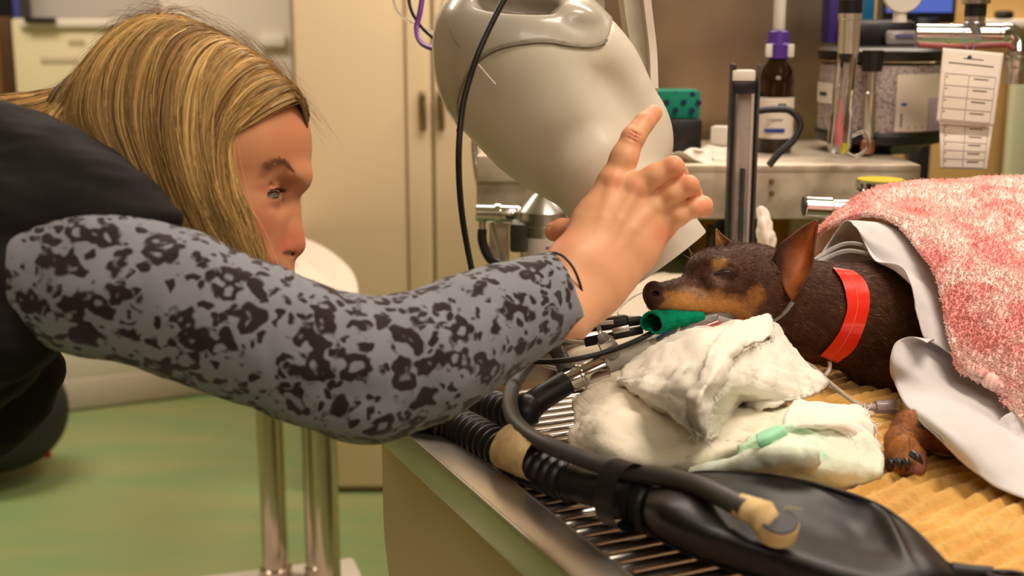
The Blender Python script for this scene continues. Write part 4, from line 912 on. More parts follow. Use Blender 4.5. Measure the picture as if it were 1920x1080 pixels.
# fur
M['fur'] = mat('dog_fur', (.1, .05, .03), .6, spec=.22, attr=True)
M['claw'] = mat('claw', (.02, .018, .017), .3)
def fur(cv, fq, colf, N, flow, ln, keep=None, seed=1, rad=.00016):
    r = np.random.default_rng(seed); wv = cw(cv); n = vnormals(wv, fq)
    if (n*(CAM-wv)).sum() < 0 and False: n = -n
    A = np.linalg.norm(np.cross(wv[fq[:, 2]]-wv[fq[:, 0]], wv[fq[:, 3]]-wv[fq[:, 1]]), axis=1)
    vis = (n[fq[:, 0]]*(CAM-wv[fq[:, 0]])).sum(1) > -.35*np.linalg.norm(CAM-wv[fq[:, 0]], axis=1)
    if keep is not None: vis &= keep(pixof(cv[fq[:, 0]]))
    A = A*vis; i = r.choice(len(fq), N, p=A/A.sum()); w_ = r.dirichlet(np.ones(4), N)
    c_pos = (cv[fq[i]]*w_[..., None]).sum(1); base = cw(c_pos); nn = n[fq[i, 0]]; fl_ = flow(pixof(c_pos)); fl_ = fl_[:, 0:1]*RIGHT-fl_[:, 1:2]*UP+fl_[:, 2:3]*FWD
    fl_ = fl_-nn*(fl_*nn).sum(1)[:, None]; fl_ /= np.linalg.norm(fl_, axis=1)[:, None]+1e-9
    L_ = ln(pixof(c_pos))*r.uniform(.55, 1.15, N); jit = r.normal(0, .16, (N, 3)); cl_ = fbm(c_pos, 120, 4., 1)[:, None]
    d_ = fl_+jit+np.cross(nn, fl_)*cl_*.5; d_ /= np.linalg.norm(d_, axis=1)[:, None]
    S = np.stack([base-nn*.0006, base+nn*.0008+d_*(L_*.45)[:, None], base+nn*.0010+d_*L_[:, None]], 1)
    cc_ = colf(c_pos)*r.uniform(.7, 1.4, (N, 1)); hi = r.random(N) < .05; cc_[hi] = cc_[hi]*.4+_c(188, 160, 130)*.6; v_, q_ = strands_geo(S, rad, rad*.35, 3)  # a few strands paler, fur gloss put into their colour
    return v_, q_, np.repeat(cc_, 9, axis=0)
def flow(p):
    o = np.stack([np.full(len(p), .95), .16+.0*p[:, 0], np.full(len(p), .1)], 1)
    m = (p[:, 0] > 1460); o[m, 1] = .35+ (p[m, 1]-560)/400; return o
def fl_len(p): return np.where(p[:, 0] < 1300, .0032, np.where(p[:, 0] < 1450, .0048, .0072))
notnose = lambda p: ((p[:, 0]-1224)**2+(p[:, 1]-551)**2 > 25**2) & ~((p[:, 1] > 612) & (p[:, 0] < 1400)) & (((p[:, 0]-1357)/22)**2+((p[:, 1]-510)/6)**2 > 1)
f1 = fur(v, q, coat, 34000, flow, fl_len, notnose, 1)
f2 = fur(pv, pq, lambda c: lerp(_c(178, 112, 56), _c(130, 78, 42), np.clip(.4+fbm(c, 90, 3, 1), 0, 1)[:, None]), 5000, lambda p: np.stack([np.full(len(p), -.1), np.ones(len(p)), np.zeros(len(p))], 1), lambda p: np.full(len(p), .0026), lambda p: ~((p[:, 0] > 1716) & (p[:, 1] > 850)), 2, .00013)
fv = np.concatenate([f1[0], f2[0]]); fq_ = np.concatenate([f1[1], f2[1]+len(f1[0])]); o = link('fur', new_mesh('fur', fv, fq_, M['fur'], True, np.concatenate([f1[2], f2[2]])), dog); o['kind'] = 'stuff'
for (x0, y0, z0, x1, y1, z1, r) in ((1668, 862, .927, 1672, 882, .918, .0026), (1683, 862, .930, 1688, 880, .922, .0027), (1698, 862, .932, 1702, 882, .922, .0027), (1710, 850, .936, 1729, 869, .929, .0030)):
    tube('claw', [T(x0, y0, z0), T((x0+x1)/2+1, (y0+y1)/2-1, (z0+z1)/2+.002), T(x1, y1, z1)], [r*1.1, r, r*.35], M['claw'], dog, n=5, sides=12)
M['tooth'] = mat('tooth', srgb(232, 212, 160), .25, coat=.4)
tube('tooth', [cw(hq(1270, 632, -26)), cw(hq(1272, 620, -27)), cw(hq(1276, 610, -24))], [.0022, .0019, .0006], M['tooth'], dog, n=5, sides=12)
tube('tooth', [cw(hq(1263, 636, -24)), cw(hq(1259, 628, -25))], [.0016, .0007], M['tooth'], dog, n=5, sides=10)
M['gum'] = mat('gum', srgb(164, 88, 78), .25, coat=.5, bump=(.5, 200, .001))
gv = []
gg_ = SDF(hq(1180, 680, -60)-[0, 0, .02], hq(1400, 580, 30)+[0, 0, .05], .0008)
gg_.chain([hq(1246, 646, -24), hq(1280, 634, -26), hq(1315, 618, -30), hq(1350, 604, -34)], [.0045, .0052, .0052, .004], .003)
gg_.chain([hq(1196, 622, 10), hq(1212, 622, 4), hq(1240, 620, 0)], [.003, .0045, .004], .003)
for x, y in ((1290, 622), (1302, 618), (1314, 612), (1326, 607)): gg_.ell(hq(x, y, -30), (.0028, .0032, .003), .0015)
gv, gq = gg_.mesh(); link('gum', new_mesh('gum', cw(gv), gq, M['gum']), dog)
# whiskers
ws = []
for (x, y, dx, dy) in ((1300, 478, -12, -18), (1298, 484, -8, -22), (1240, 575, -14, 10), (1262, 560, -10, 12), (1296, 486, -16, -10), (1640, 556, 8, -2)):
    a0 = cw(hq(x, y, -20)); ws.append([a0+(RIGHT*dx-UP*dy)*DS*t-UP*.0003*t for t in (0, .4, .7, 1)])
v_, q_ = strands_geo(np.array(ws), .00022, .0001); link('whiskers', new_mesh('whiskers', v_, q_, mat('whisker', srgb(200, 180, 160), .4)), dog)
# red tape collar
lp = cat_rom([(1562, 502), (1578, 525), (1586, 552), (1588, 582), (1575, 620), (1556, 648), (1538, 667)], 6)
rp = cat_rom([(1600, 508), (1618, 522), (1629, 545), (1630, 575), (1620, 615), (1601, 655), (1570, 680)], 6)
K_ = len(lp); th = np.linspace(0, math.pi, K_); dn = 1.252
rows = []
for i in range(K_): rows.append([np.array([*p]) for p in (lp[i], (lp[i]+rp[i])/2, rp[i])])
pbody = pixof(v)
def surf(x, y):
    m = (np.abs(pbody[:, 0]-x) < 5) & (np.abs(pbody[:, 1]-y) < 5); return v[m, 2].min() if m.any() else dn
def colpt(p, dd): return W(p[0], p[1], min(surf(*p)-.0028, dn) if dd < 0 else dn+dd)
front = [[colpt(r_[0], -1), colpt(r_[1], -1), colpt(r_[2], -1)] for r_, t in zip(rows, th)]
back = [[colpt(r_[0]-[6, 0], .045*math.sin(t)), colpt(r_[1]-[6, 0], .046*math.sin(t)), colpt(r_[2]-[6, 0], .047*math.sin(t))] for r_, t in list(zip(rows, th))[::-1][1:-1]]
Gc = np.array(front+back+front[:1]); nrm = grid_normals(Gc); cen = Gc.reshape(-1, 3).mean(0); nrm = nrm if (nrm*(Gc-cen)).sum() > 0 else -nrm
cc = mesh_obj('tape_collar', [shell_geo(Gc, nrm, .0008)], mat('red_tape_film', srgb(238, 40, 14), .32, coat=.3, bump=(.25, 28, .003)), ang=60); tag(cc, 'shiny red tape collar around the brown neck', 'collar')
seam_ = [colpt(lerp(lp[i], rp[i], .46), -1)-FWD*.0006 for i, t in enumerate(th)]; tube('tape_edge', seam_[2:], .00035, mat('tape_line', srgb(244, 120, 96), .4), cc, n=2, sides=6)
el = [W(x, y, surf(x, y)+.0004) for x, y in ((1339, 514), (1348, 511), (1358, 510), (1368, 510), (1377, 513))]; tube('eyelid_line', el, [.0006, .0013, .0014, .0012, .0005], mat('eyelid', srgb(34, 20, 16), .3), dog, sides=10)
# clear tie across the cheek
o = tube('muzzle_tie', [cw(hq(1345, 596, -44)), cw(hq(1390, 606, -50)), cw(hq(1440, 604, -58)), cw(hq(1470, 586, -66)), cw(hq(1486, 566, -76))], .0024, M['clear']); tag(o, 'clear tube tie running along the lower cheek of the dog', 'tie')
o = tube('muzzle_tie', [cw(hq(1432, 505, -58)), cw(hq(1448, 522, -66)), cw(hq(1458, 535, -70)), cw(hq(1470, 550, -74))], .0014, M['clear']); tag(o, 'thin clear tie in front of the near ear', 'tie')
# ================================================================ the woman
HD = 1.07; HS = HD/F_PX
def hp(px, py, w=0.0): return c3(px, py, HD+w*HS)
def Q(*a): return np.array(a)*HS
s = SDF(np.array([(90-960)*HS, -120*HS, HD-200*HS]), np.array([(620-960)*HS, 500*HS, HD+200*HS]), .0015)
s.ell(hp(355, 245), Q(212, 168, 162), .02)
s.ell(hp(462, 290), Q(108, 112, 122), .03)
s.ell(hp(455, 420), Q(84, 100, 96), .03)
s.ell(hp(452, 408, -62), Q(52, 46, 42), .03); s.ell(hp(452, 408, 62), Q(52, 46, 42), .03)         # cheek bones
s.chain([hp(372, 480, -74), hp(448, 556, -34), hp(478, 572, 0)], [34*HS, 30*HS, 27*HS], .05); s.chain([hp(372, 480, 74), hp(448, 556, 34), hp(478, 572, 0)], [34*HS, 30*HS, 27*HS], .05); s.ell(hp(430, 500, 0), Q(60, 70, 76), .04)
s.chain([hp(545, 332, -52), hp(553, 330, -22), hp(556, 332, 0), hp(553, 330, 22), hp(545, 332, 52)], [17*HS, 17*HS, 15*HS, 17*HS, 17*HS], .014)  # brow
s.cone(hp(486, 480, 0), hp(480, 545, 0), 33*HS, 28*HS, .03)                                            # muzzle
s.ell(hp(538, 366, -66), Q(27, 22, 30), .014, 's'); s.ell(hp(538, 366, 66), Q(27, 22, 30), .014, 's')  # sockets
s.chain([hp(536, 366), hp(541, 400), hp(545, 436), hp(552, 459)], [14*HS, 15*HS, 18*HS, 20.5*HS], .010)    # nose
s.ell(hp(529, 461, -22), Q(19, 15, 13), .003); s.ell(hp(529, 461, 22), Q(19, 15, 13), .003); s.chain([hp(513, 448, -34), hp(508, 460, -37), hp(512, 474, -34)], [1.5*HS, 2.2*HS, 1.6*HS], .004, 's')
s.ell(hp(540, 474, -13), Q(12, 6, 7), .003, 's', rz=-12); s.ell(hp(540, 474, 13), Q(12, 6, 7), .003, 's', rz=-12)
s.chain([hp(511, 462, -36), hp(500, 480, -42)], [2.5*HS, 2*HS], .006, 's')                          # nasolabial crease
s.chain([hp(499, 496, -26), hp(510, 497, -10), hp(512, 497, 0), hp(510, 497, 10), hp(499, 496, 26)], [7*HS, 9*HS, 9*HS, 9*HS, 7*HS], .005)
s.chain([hp(494, 516, -24), hp(506, 517, 0), hp(494, 516, 24)], [8*HS, 10*HS, 8*HS], .005)
s.chain([hp(494, 506, -30), hp(514, 507, 0)], [1.5*HS, 1.5*HS], .002, 's')
# eye: lid shell around the ball
EC = hp(499, 366, -66); er = 25*HS
s.ell(EC, (er*1.14,)*3, .005)
s.ell(EC+Q(17, -2, -15), Q(14, 5.0, 17), .0015, 's', ry=-42, rz=4)
s.chain([hp(495, 352, -90), hp(508, 348, -88), hp(521, 350, -78)], [1.6*HS]*3, .003, 's')                 # lid crease
# neck
s.chain([hp(330, 420), hp(230, 470, 10), hp(140, 520, 20)], [95*HS, 100*HS, 110*HS], .03)
v1, q1 = s.mesh(); v1 = smooth_mesh(v1, q1, 2)
p1 = pixof(v1); nf = fbm(v1, 30, 2, 3); base = _c(212, 146, 104)
c1 = np.tile(base, (len(v1), 1))*(1+.05*nf[:, None])
for (x, y, rx, ry_, col, k) in ((472, 425, 40, 34, (208, 116, 88), .55), (556, 452, 24, 30, (212, 112, 88), .6), (528, 462, 16, 18, (204, 106, 84), .5), (505, 352, 30, 9, (178, 100, 80), .55),
                                (503, 503, 24, 16, (168, 80, 72), .9), (545, 270, 34, 60, (208, 130, 96), .4), (512, 384, 22, 8, (176, 108, 88), .5)):
    c1 = lerp(c1, _c(*col), (blob(p1, x, y, rx, ry_, 0, .6)*k)[:, None])
c1 = lerp(c1, _c(60, 22, 18), (blob(p1, 541, 474, 11, 5, 0, .4)*.8)[:, None])
# forearm and hand
H = SDF(c3(1010, 640, .96)-[0, 0, 0], c3(1350, 180, 1.14)+[0, 0, .0], .00095)
def ch(pts, rs, k=.004, mode='u'): H.chain([c3(*p) for p in pts], rs, k, mode)
ch([(1020, 585, 1.005), (1078, 500, 1.03), (1118, 470, 1.042)], [.024, .0215, .0195], .012)
ch([(1050, 600, 1.005), (1108, 548, 1.032), (1150, 512, 1.042)], [.024, .0215, .0185], .012)
ch([(1085, 492, 1.035), (1118, 420, 1.052), (1148, 345, 1.056)], [.020, .0185, .0128], .013)
ch([(1105, 500, 1.035), (1150, 425, 1.050), (1192, 358, 1.052)], [.0195, .0180, .0130], .013)
ch([(1120, 512, 1.036), (1175, 450, 1.050), (1222, 392, 1.054)], [.0190, .0170, .0125], .013)
ch([(1135, 530, 1.038), (1195, 470, 1.052), (1240, 425, 1.058)], [.0175, .0150, .0115], .013)
ch([(1175, 395, 1.060), (1205, 420, 1.060)], [.015, .015], .012)
# fingers
ch([(1152, 338, 1.056), (1170, 296, 1.056), (1187, 258, 1.060)], [.0122, .0106, .0100], .006)
ch([(1187, 258, 1.060), (1208, 230, 1.068), (1226, 212, 1.078)], [.0100, .0086, .0072], .002)
ch([(1190, 352, 1.050), (1228, 330, 1.044), (1262, 313, 1.042)], [.0118, .0094, .0090], .004)
ch([(1262, 313, 1.042), (1272, 328, 1.064), (1266, 344, 1.088)], [.0090, .0082, .0072], .002)
ch([(1228, 388, 1.054), (1262, 364, 1.046), (1292, 348, 1.044)], [.0108, .0088, .0083], .004)
ch([(1292, 348, 1.044), (1299, 364, 1.064), (1292, 380, 1.088)], [.0083, .0078, .0068], .002)
ch([(1243, 426, 1.058), (1272, 405, 1.050), (1300, 391, 1.050)], [.0100, .0080, .0076], .004)
ch([(1300, 391, 1.050), (1319, 385, 1.060), (1322, 394, 1.080)], [.0080, .0076, .0064], .002)
# thumb, on the far side of the palm
ch([(1118, 450, 1.062), (1092, 440, 1.078), (1072, 434, 1.092)], [.0165, .0125, .0108], .010)
ch([(1072, 434, 1.092), (1055, 432, 1.098), (1040, 434, 1.102)], [.0108, .0104, .0088], .002)
# tendons, knuckles and creases
for pts in ([(1112, 470, 1.0205), (1130, 410, 1.0325), (1150, 340, 1.0445)], [(1130, 470, 1.022), (1160, 415, 1.031), (1192, 356, 1.040)], [(1150, 480, 1.024), (1185, 432, 1.033), (1224, 390, 1.043)]):
    ch(pts, [.0014, .0022, .0026], .006)
for x, y, d, r in ((1187, 258, 1.0535, .0056), (1262, 313, 1.038, .0040), (1292, 348, 1.041, .0036), (1301, 390, 1.047, .003), (1150, 338, 1.047, .006), (1194, 352, 1.042, .006), (1228, 386, 1.046, .0056)): H.ell(c3(x, y, d), (r, r, r*.8), .006)
for x, y, d in ((1187, 256, 1.0480), (1184, 262, 1.0480), (1191, 251, 1.0490)):
    H.chain([c3(x-9, y-6, d+.0015), c3(x, y-1, d), c3(x+10, y+4, d+.0015)], [.0003, .0007, .0003], .0014, 's')
v2, q2 = H.mesh(); v2 = smooth_mesh(v2, q2, 1); p2 = pixof(v2); nf = fbm(v2, 45, 2, 3)
c2 = np.tile(_c(232, 170, 128), (len(v2), 1))*(1+.05*nf[:, None])
for (x, y, r) in ((1187, 256, 14), (1264, 312, 18), (1296, 346, 16), (1312, 386, 18), (1224, 210, 14), (1050, 432, 30), (1152, 340, 14), (1245, 440, 20), (1196, 352, 12)):
    c2 = lerp(c2, _c(222, 128, 98), (blob(p2, x, y, r, r, 0, .8)*.55)[:, None])
woman = thing('person', 'person with long blonde hair in black vest and leopard print sleeves holding the x-ray head', 'person', np.array([-.78, .95, 0]))
M['skin'] = mat('skin', (.8, .5, .4), .48, spec=.4, attr=True, sss=.12, bump=(.12, 420, .0005))
link('body', new_mesh('body', cw(v1), q1, M['skin'], True, c1), woman); link('forearm', new_mesh('forearm', cw(v2), q2, M['skin'], True, c2), woman)
# nails
M['nail'] = mat('nail', srgb(240, 190, 165), .25, coat=.3)
def nail(c, a, b, n_, nm='nail'):
    bm = bmesh.new(); bmesh.ops.create_uvsphere(bm, u_segments=20, v_segments=12, radius=1); L = np.array([x.co[:] for x in bm.verts]); f = [tuple(x.index for x in g.verts) for g in bm.faces]; bm.free()
    P = c+L[:, 0:1]*a+L[:, 1:2]*b+L[:, 2:3]*n_; mesh_obj(nm, [(P, f)], M['nail'], woman, ang=180)
pn = W(1225, 207, 1.0712); ax = (W(1230, 201, 1.0775)-W(1216, 217, 1.0700)); ax /= np.linalg.norm(ax); sd = np.cross(ax, FWD); sd /= np.linalg.norm(sd); nn_ = np.cross(sd, ax)
nail(pn, ax*.0055, sd*.0046, nn_*.0012)
pn = W(1036, 424, 1.0985); nail(pn, (-RIGHT*.95+FWD*.1)*.0055, (UP*.3+FWD*-.9)*.004, (UP*.9-FWD*.35)*.0012)
# eye
def ball(nm, c, r, m_, par):
    bm = bmesh.new(); bmesh.ops.create_uvsphere(bm, u_segments=36, v_segments=24, radius=1); L = np.array([x.co[:] for x in bm.verts]); f = [tuple(x.index for x in g.verts) for g in bm.faces]; bm.free()
    return mesh_obj(nm, [(cw(c)+L*r, f)], m_, par, ang=180)
eye = ball('eye', EC, er, mat('eye_white', srgb(196, 178, 164), .12, coat=.8), woman)
gz = np.array([.84, -.26, -.48]); gz /= np.linalg.norm(gz)
gzw = gz[0]*RIGHT+gz[1]*UP+gz[2]*FWD
def disc(nm, ctr, nrm, r, th_, m_, par): 
    return lathe(nm, ctr-nrm*th_, ctr+nrm*th_*.3, [(0, r), (.6, r*.97), (1, r*.6)], m_, par, sides=28)
disc('iris', cw(EC)+gzw*er*.90, gzw, er*.50, er*.2, mat('iris', srgb(56, 56, 56), .2, coat=.8), eye)
disc('pupil', cw(EC)+gzw*er*.95, gzw, er*.25, er*.15, mat('pupil', (.004, .004, .004), .1), eye)
# lashes and brow
tube('lash_line', [W(502, 362, 1.0265), W(508, 359.5, 1.0255), W(516, 359, 1.028), W(524, 361, 1.034)], [.0004, .0008, .0009, .0005], mat('lash_line', srgb(52, 28, 20), .5), woman, sides=8)
M['lash'] = mat('lash', (.02, .012, .008), .5)
r = np.random.default_rng(3); S = []
lid = cat_rom([hp(503, 357, -93), hp(513, 355, -91), hp(522, 357, -82), hp(526, 361, -68)], 12)
for i in range(70):
    a = lid[r.integers(0, len(lid))]; l = r.uniform(10, 20)*HS; d_ = np.array([.9, .02, -.35])+r.normal(0, .12, 3); S.append([cw(a+d_*l*t+np.array([0, 1, 0])*l*(.25*t*t-.12*t)) for t in (0, .35, .7, 1)])
for i in range(110):
    a = hp(r.uniform(500, 528), 0, -92); t0 = r.random(); 
bl = cat_rom([hp(505, 312, -112), hp(522, 304, -100), hp(541, 310, -82), (hp(556, 330, -60))], 14)
S2 = []
for i in range(240):
    k = r.integers(0, len(bl)-1); a = bl[k]+r.normal(0, 1.6, 3)*HS*[1, 1.6, .3]; tg = bl[k+1]-bl[k]; tg /= np.linalg.norm(tg); d_ = -tg*.7+np.array([-.2, .35, -.05])+r.normal(0, .2, 3); d_ /= np.linalg.norm(d_)
    l = r.uniform(9, 15)*HS; S2.append([cw(a+np.array([0, 0, -3*HS])+d_*l*t) for t in (0, .35, .7, 1)])
v_, q_ = strands_geo(np.array(S), .00022, .00008); link('eyelashes', new_mesh('eyelashes', v_, q_, M['lash']), woman)
v_, q_ = strands_geo(np.array(S2), .00018, .00008); link('eyebrow', new_mesh('eyebrow', v_, q_, mat('brow_hair', srgb(164, 108, 72), .6)), woman)
# ---- hair: a dark inner volume and thousands of strands laid over it
s = SDF(np.array([(40-960)*HS, -40*HS, HD-210*HS]), np.array([(610-960)*HS, 540*HS, HD+210*HS]), .003)
s.ell(hp(348, 218, 0), Q(196, 164, 146), .02); s.ell(hp(500, 212, 0), Q(58, 38, 86), .02)
s.chain([hp(330, 150, -60), hp(330, 300, -100), hp(380, 430, -96)], [50*HS, 38*HS, 24*HS], .03)
s.chain([hp(240, 200, -50), hp(260, 310, -84), hp(320, 390, -84)], [56*HS, 36*HS, 20*HS], .03)
s.chain([hp(385, 220, -82), hp(400, 370, -98), hp(430, 470, -92)], [48*HS, 26*HS, 18*HS], .03)
s.chain([hp(240, 170, 40), hp(140, 240, 0), hp(60, 260, 0)], [90*HS, 60*HS, 44*HS], .03)
s.chain([hp(330, 160, 60), hp(360, 330, 100), hp(400, 470, 90)], [60*HS, 50*HS, 30*HS], .03)
v, q = s.mesh(); v = smooth_mesh(v, q, 3)
M['hair_base'] = mat('hair_root_mass', srgb(84, 58, 30), .7, bump=(.8, 60, .003))
M['hair'] = mat('blonde_hair', (.5, .3, .12), .36, spec=.5, attr=True)
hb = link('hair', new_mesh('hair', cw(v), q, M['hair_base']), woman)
GD = np.array([
 [(576, 240, -22), (560, 190, -62), (522, 200, -104), (470, 234, -132), (428, 268, -142), (436, 340, -146), (462, 410, -142), (488, 512, -130)],
 [(580, 212, -8), (550, 164, -60), (500, 180, -110), (452, 220, -138), (418, 268, -150), (426, 350, -153), (450, 424, -148), (480, 512, -134)],
 [(568, 182, 0), (526, 146, -60), (478, 158, -112), (436, 204, -144), (408, 266, -158), (416, 355, -162), (440, 430, -156), (470, 504, -140)],
 [(535, 150, 0), (490, 112, -60), (446, 128, -112), (408, 180, -146), (392, 262, -164), (400, 350, -168), (424, 425, -160), (454, 494, -146)],
 [(500, 118, 0), (450, 86, -60), (410, 104, -112), (380, 160, -148), (372, 250, -168), (386, 340, -172), (410, 412, -164), (438, 480, -150)],
 [(462, 90, 0), (405, 66, -60), (358, 88, -114), (330, 150, -150), (324, 240, -170), (344, 330, -174), (372, 400, -166), (404, 462, -150)],
 [(425, 68, 0), (362, 48, -60), (312, 74, -112), (284, 140, -146), (278, 232, -166), (304, 322, -168), (336, 388, -160), (372, 440, -146)],
 [(390, 50, 0), (322, 38, -60), (264, 70, -106), (232, 138, -138), (230, 226, -156), (262, 310, -158), (300, 372, -150), (340, 420, -138)],
 [(355, 36, 0), (286, 36, -56), (226, 78, -96), (190, 142, -120), (186, 220, -138), (222, 296, -144), (262, 350, -140), (306, 400, -130)],
 [(325, 28, 0), (256, 38, -50), (196, 88, -80), (162, 148, -98), (154, 215, -114), (186, 278, -124), (226, 330, -126), (268, 380, -120)],
 [(300, 26, 0), (236, 44, -36), (178, 96, -56), (140, 156, -70), (118, 205, -80), (130, 255, -92), (168, 300, -100), (212, 340, -104)],
 [(290, 30, 10), (226, 56, -16), (170, 108, -40), (132, 165, -60), (110, 205, -80), (80, 235, -100), (40, 245, -120), (-20, 250, -130)],
 [(300, 26, 30), (230, 60, 20), (168, 118, 10), (126, 160, 0), (80, 172, -20), (30, 176, -40), (-20, 184, -60), (-90, 200, -70)]], float)
def strandset(GD, N, seed, spread=1.0, depth=10, stray=0.0):
    r = np.random.default_rng(seed); Gf = cat_rom(GD, 12)                      # along guides
    t = r.random(N)*(len(Gf)-1.001); t = t+ .9*np.sin(t*.9)*0; i = t.astype(int); f = (t-i)[:, None, None]
    S = Gf[i]*(1-f)+Gf[i+1]*f                                                  # N,8,3
    S = np.swapaxes(cat_rom(np.swapaxes(S, 0, 1), 3), 0, 1); K = S.shape[1]; u = np.linspace(0, 1, K)
    lay = r.random(N)**1.5; S[:, :, 2] -= (depth*(lay-.5))[:, None]*np.sin(math.pi*np.clip(u*1.2, 0, 1))**.5
    cl = np.floor(t*1.35+r.normal(0, .06, N)); ph_ = (cl*12.9898) % 6.28
    am = 8*np.sin(u[None]*7+ph_[:, None])*u[None]**.5+r.normal(0, 2.2, (N, 1))*np.sin(math.pi*u*.9)[None]+r.normal(0, 5, (N, 1))*u[None]**2
    S[:, :, 0] += am*spread; S[:, :, 1] += (r.normal(0, 2.5, (N, 1))*u+2*np.sin(u[None]*9+ph_[:, None]*2))*spread
    if stray: S[:, :, :2] += np.cumsum(r.normal(0, stray, (N, K, 2)), axis=1)*.5
    ends = r.uniform(.0, .06, N)
    hs = lambda x: (np.sin(x*127.1+11.7)*43758.5453) % 1
    key = np.floor(t*2.1); a = hs(key); b = hs(np.floor(t*.9)+3)
    br = .1+.85*a**1.1+.25*(b-.5)
    col = lerp(_c(136, 90, 38), _c(250, 208, 132), np.clip(br, 0, 1)[:, None]); col = col*r.uniform(.72, 1.25, (N, 1))
    dark = (hs(key*3.3) < .27); col[dark] *= .42  # darkened strands put the shade of gaps between clumps into the colour
    colv = np.repeat(col[:, None], K, axis=1)
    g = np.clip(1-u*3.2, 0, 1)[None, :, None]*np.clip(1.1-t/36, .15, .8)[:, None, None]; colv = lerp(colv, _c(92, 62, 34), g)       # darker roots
    Dp = HD+S[..., 2]*HS; W_ = np.stack([(S[..., 0]-960)*Dp/F_PX, -(S[..., 1]-540)*Dp/F_PX, Dp], -1)
    return cw(W_), colv
S, cv = strandset(GD, 15000, 5, 1.0, 22)
v_, q_ = strands_geo(S, .00042, .00026, 3)
cvr = np.repeat(cv.reshape(-1, 3), 3, axis=0)
Sa, ca = strandset(GD, 900, 9, 1.9, 40, 1.3); va, qa = strands_geo(Sa, .00016, .0001, 3); car = np.repeat(ca.reshape(-1, 3), 3, axis=0)
# far-side strands so the head is covered from above as well
GM = GD[::-1].copy(); GM = GD[2:].copy(); GM[:, :, 2] *= -1; Sb, cb = strandset(GM, 3000, 12, 1.0, 14); vb, qb = strands_geo(Sb, .0005, .0003, 3); cbr = np.repeat(cb.reshape(-1, 3), 3, axis=0)
# fine flyaways along the parting
r = np.random.default_rng(21); top = cat_rom([hp(150, 150), hp(190, 90), hp(240, 45), hp(300, 24), hp(370, 34), hp(440, 70), hp(500, 112), hp(550, 165), hp(582, 212)], 10); fz_ = []; 
for i in range(420):
    k = r.integers(0, len(top)-1); a = top[k]+r.normal(0, 6, 3)*HS; tg = top[k+1]-top[k]; tg /= np.linalg.norm(tg); tg *= r.choice([-1, 1]); n_ = np.array([-tg[1], tg[0], 0]); n_ = n_ if n_[1] > 0 else -n_; l = r.uniform(30, 95)*HS; b = r.uniform(-.1, .3)
    fz_.append([cw(a+tg*l*t+n_*l*(b*t*(1.4-t))+np.array([0, 0, r.normal(0, .1)])*l*t) for t in np.linspace(0, 1, 7)])
vf, qf = strands_geo(np.array(fz_), .00012, .00007, 3); cf = np.tile(_c(150, 110, 66), (len(vf), 1))
allv = np.concatenate([v_, va, vb, vf]); o1 = len(v_); o2 = o1+len(va); o3 = o2+len(vb)
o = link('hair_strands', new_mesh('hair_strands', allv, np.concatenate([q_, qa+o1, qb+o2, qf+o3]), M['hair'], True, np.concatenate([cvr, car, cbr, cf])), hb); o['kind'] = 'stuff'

# ---- leopard print sleeve
def leopard():
    m = mat('leopard_jersey', srgb(150, 152, 158), .9, spec=.1, sheen=.25, bump=(.35, 500, .0006)); nt = m.node_tree; b = nt.nodes['Principled BSDF']; N = nt.nodes.new; Lk = nt.links.new
    tc = N('ShaderNodeTexCoord'); nz_ = N('ShaderNodeTexNoise'); nz_.inputs['Scale'].default_value = 55; nz_.inputs['Detail'].default_value = 2
    mx = N('ShaderNodeMixRGB'); mx.blend_type = 'LINEAR_LIGHT'; mx.inputs[0].default_value = .013
    Lk(tc.outputs['Object'], nz_.inputs['Vector']); Lk(tc.outputs['Object'], mx.inputs[1]); Lk(nz_.outputs['Color'], mx.inputs[2])
    def math_(op, a, b_=None, c=None):
        n = N('ShaderNodeMath'); n.operation = op
        for k, x in enumerate((a, b_, c)):
            if x is None: continue
            if isinstance(x, (int, float)): n.inputs[k].default_value = x
            else: Lk(x, n.inputs[k])
        return n.outputs[0]
    vo = N('ShaderNodeTexVoronoi'); vo.inputs['Scale'].default_value = 42; vo.inputs['Randomness'].default_value = .8; Lk(mx.outputs[0], vo.inputs['Vector'])
    n2 = N('ShaderNodeTexNoise'); n2.inputs['Scale'].default_value = 95; n2.inputs['Detail'].default_value = 1; Lk(tc.outputs['Object'], n2.inputs['Vector'])
    rd = math_('MULTIPLY_ADD', n2.outputs['Fac'], .22, .19)
    df = math_('SUBTRACT', math_('ABSOLUTE', math_('SUBTRACT', vo.outputs['Distance'], rd)), math_('MULTIPLY_ADD', n2.outputs['Fac'], .50, -.115))
    v2_ = N('ShaderNodeTexVoronoi'); v2_.inputs['Scale'].default_value = 88; Lk(mx.outputs[0], v2_.inputs['Vector'])
    d2 = math_('MAXIMUM', math_('SUBTRACT', v2_.outputs['Distance'], .36), math_('SUBTRACT', .50, vo.outputs['Distance']))
    dd_ = math_('MINIMUM', df, d2)
    mr = N('ShaderNodeMapRange'); mr.inputs['From Min'].default_value = -.04; mr.inputs['From Max'].default_value = .04; mr.inputs['To Min'].default_value = 1; mr.inputs['To Max'].default_value = 0; Lk(dd_, mr.inputs['Value'])
    cr = N('ShaderNodeMixRGB'); cr.inputs[1].default_value = srgb(136, 138, 146); cr.inputs[2].default_value = srgb(48, 38, 40); Lk(mr.outputs[0], cr.inputs[0]); Lk(cr.outputs[0], b.inputs['Base Color'])
    return m
s = SDF(c3(0, 860, .86)-[.03, .02, .06], c3(1120, 340, .94)+[.06, .02, .16], .0021)
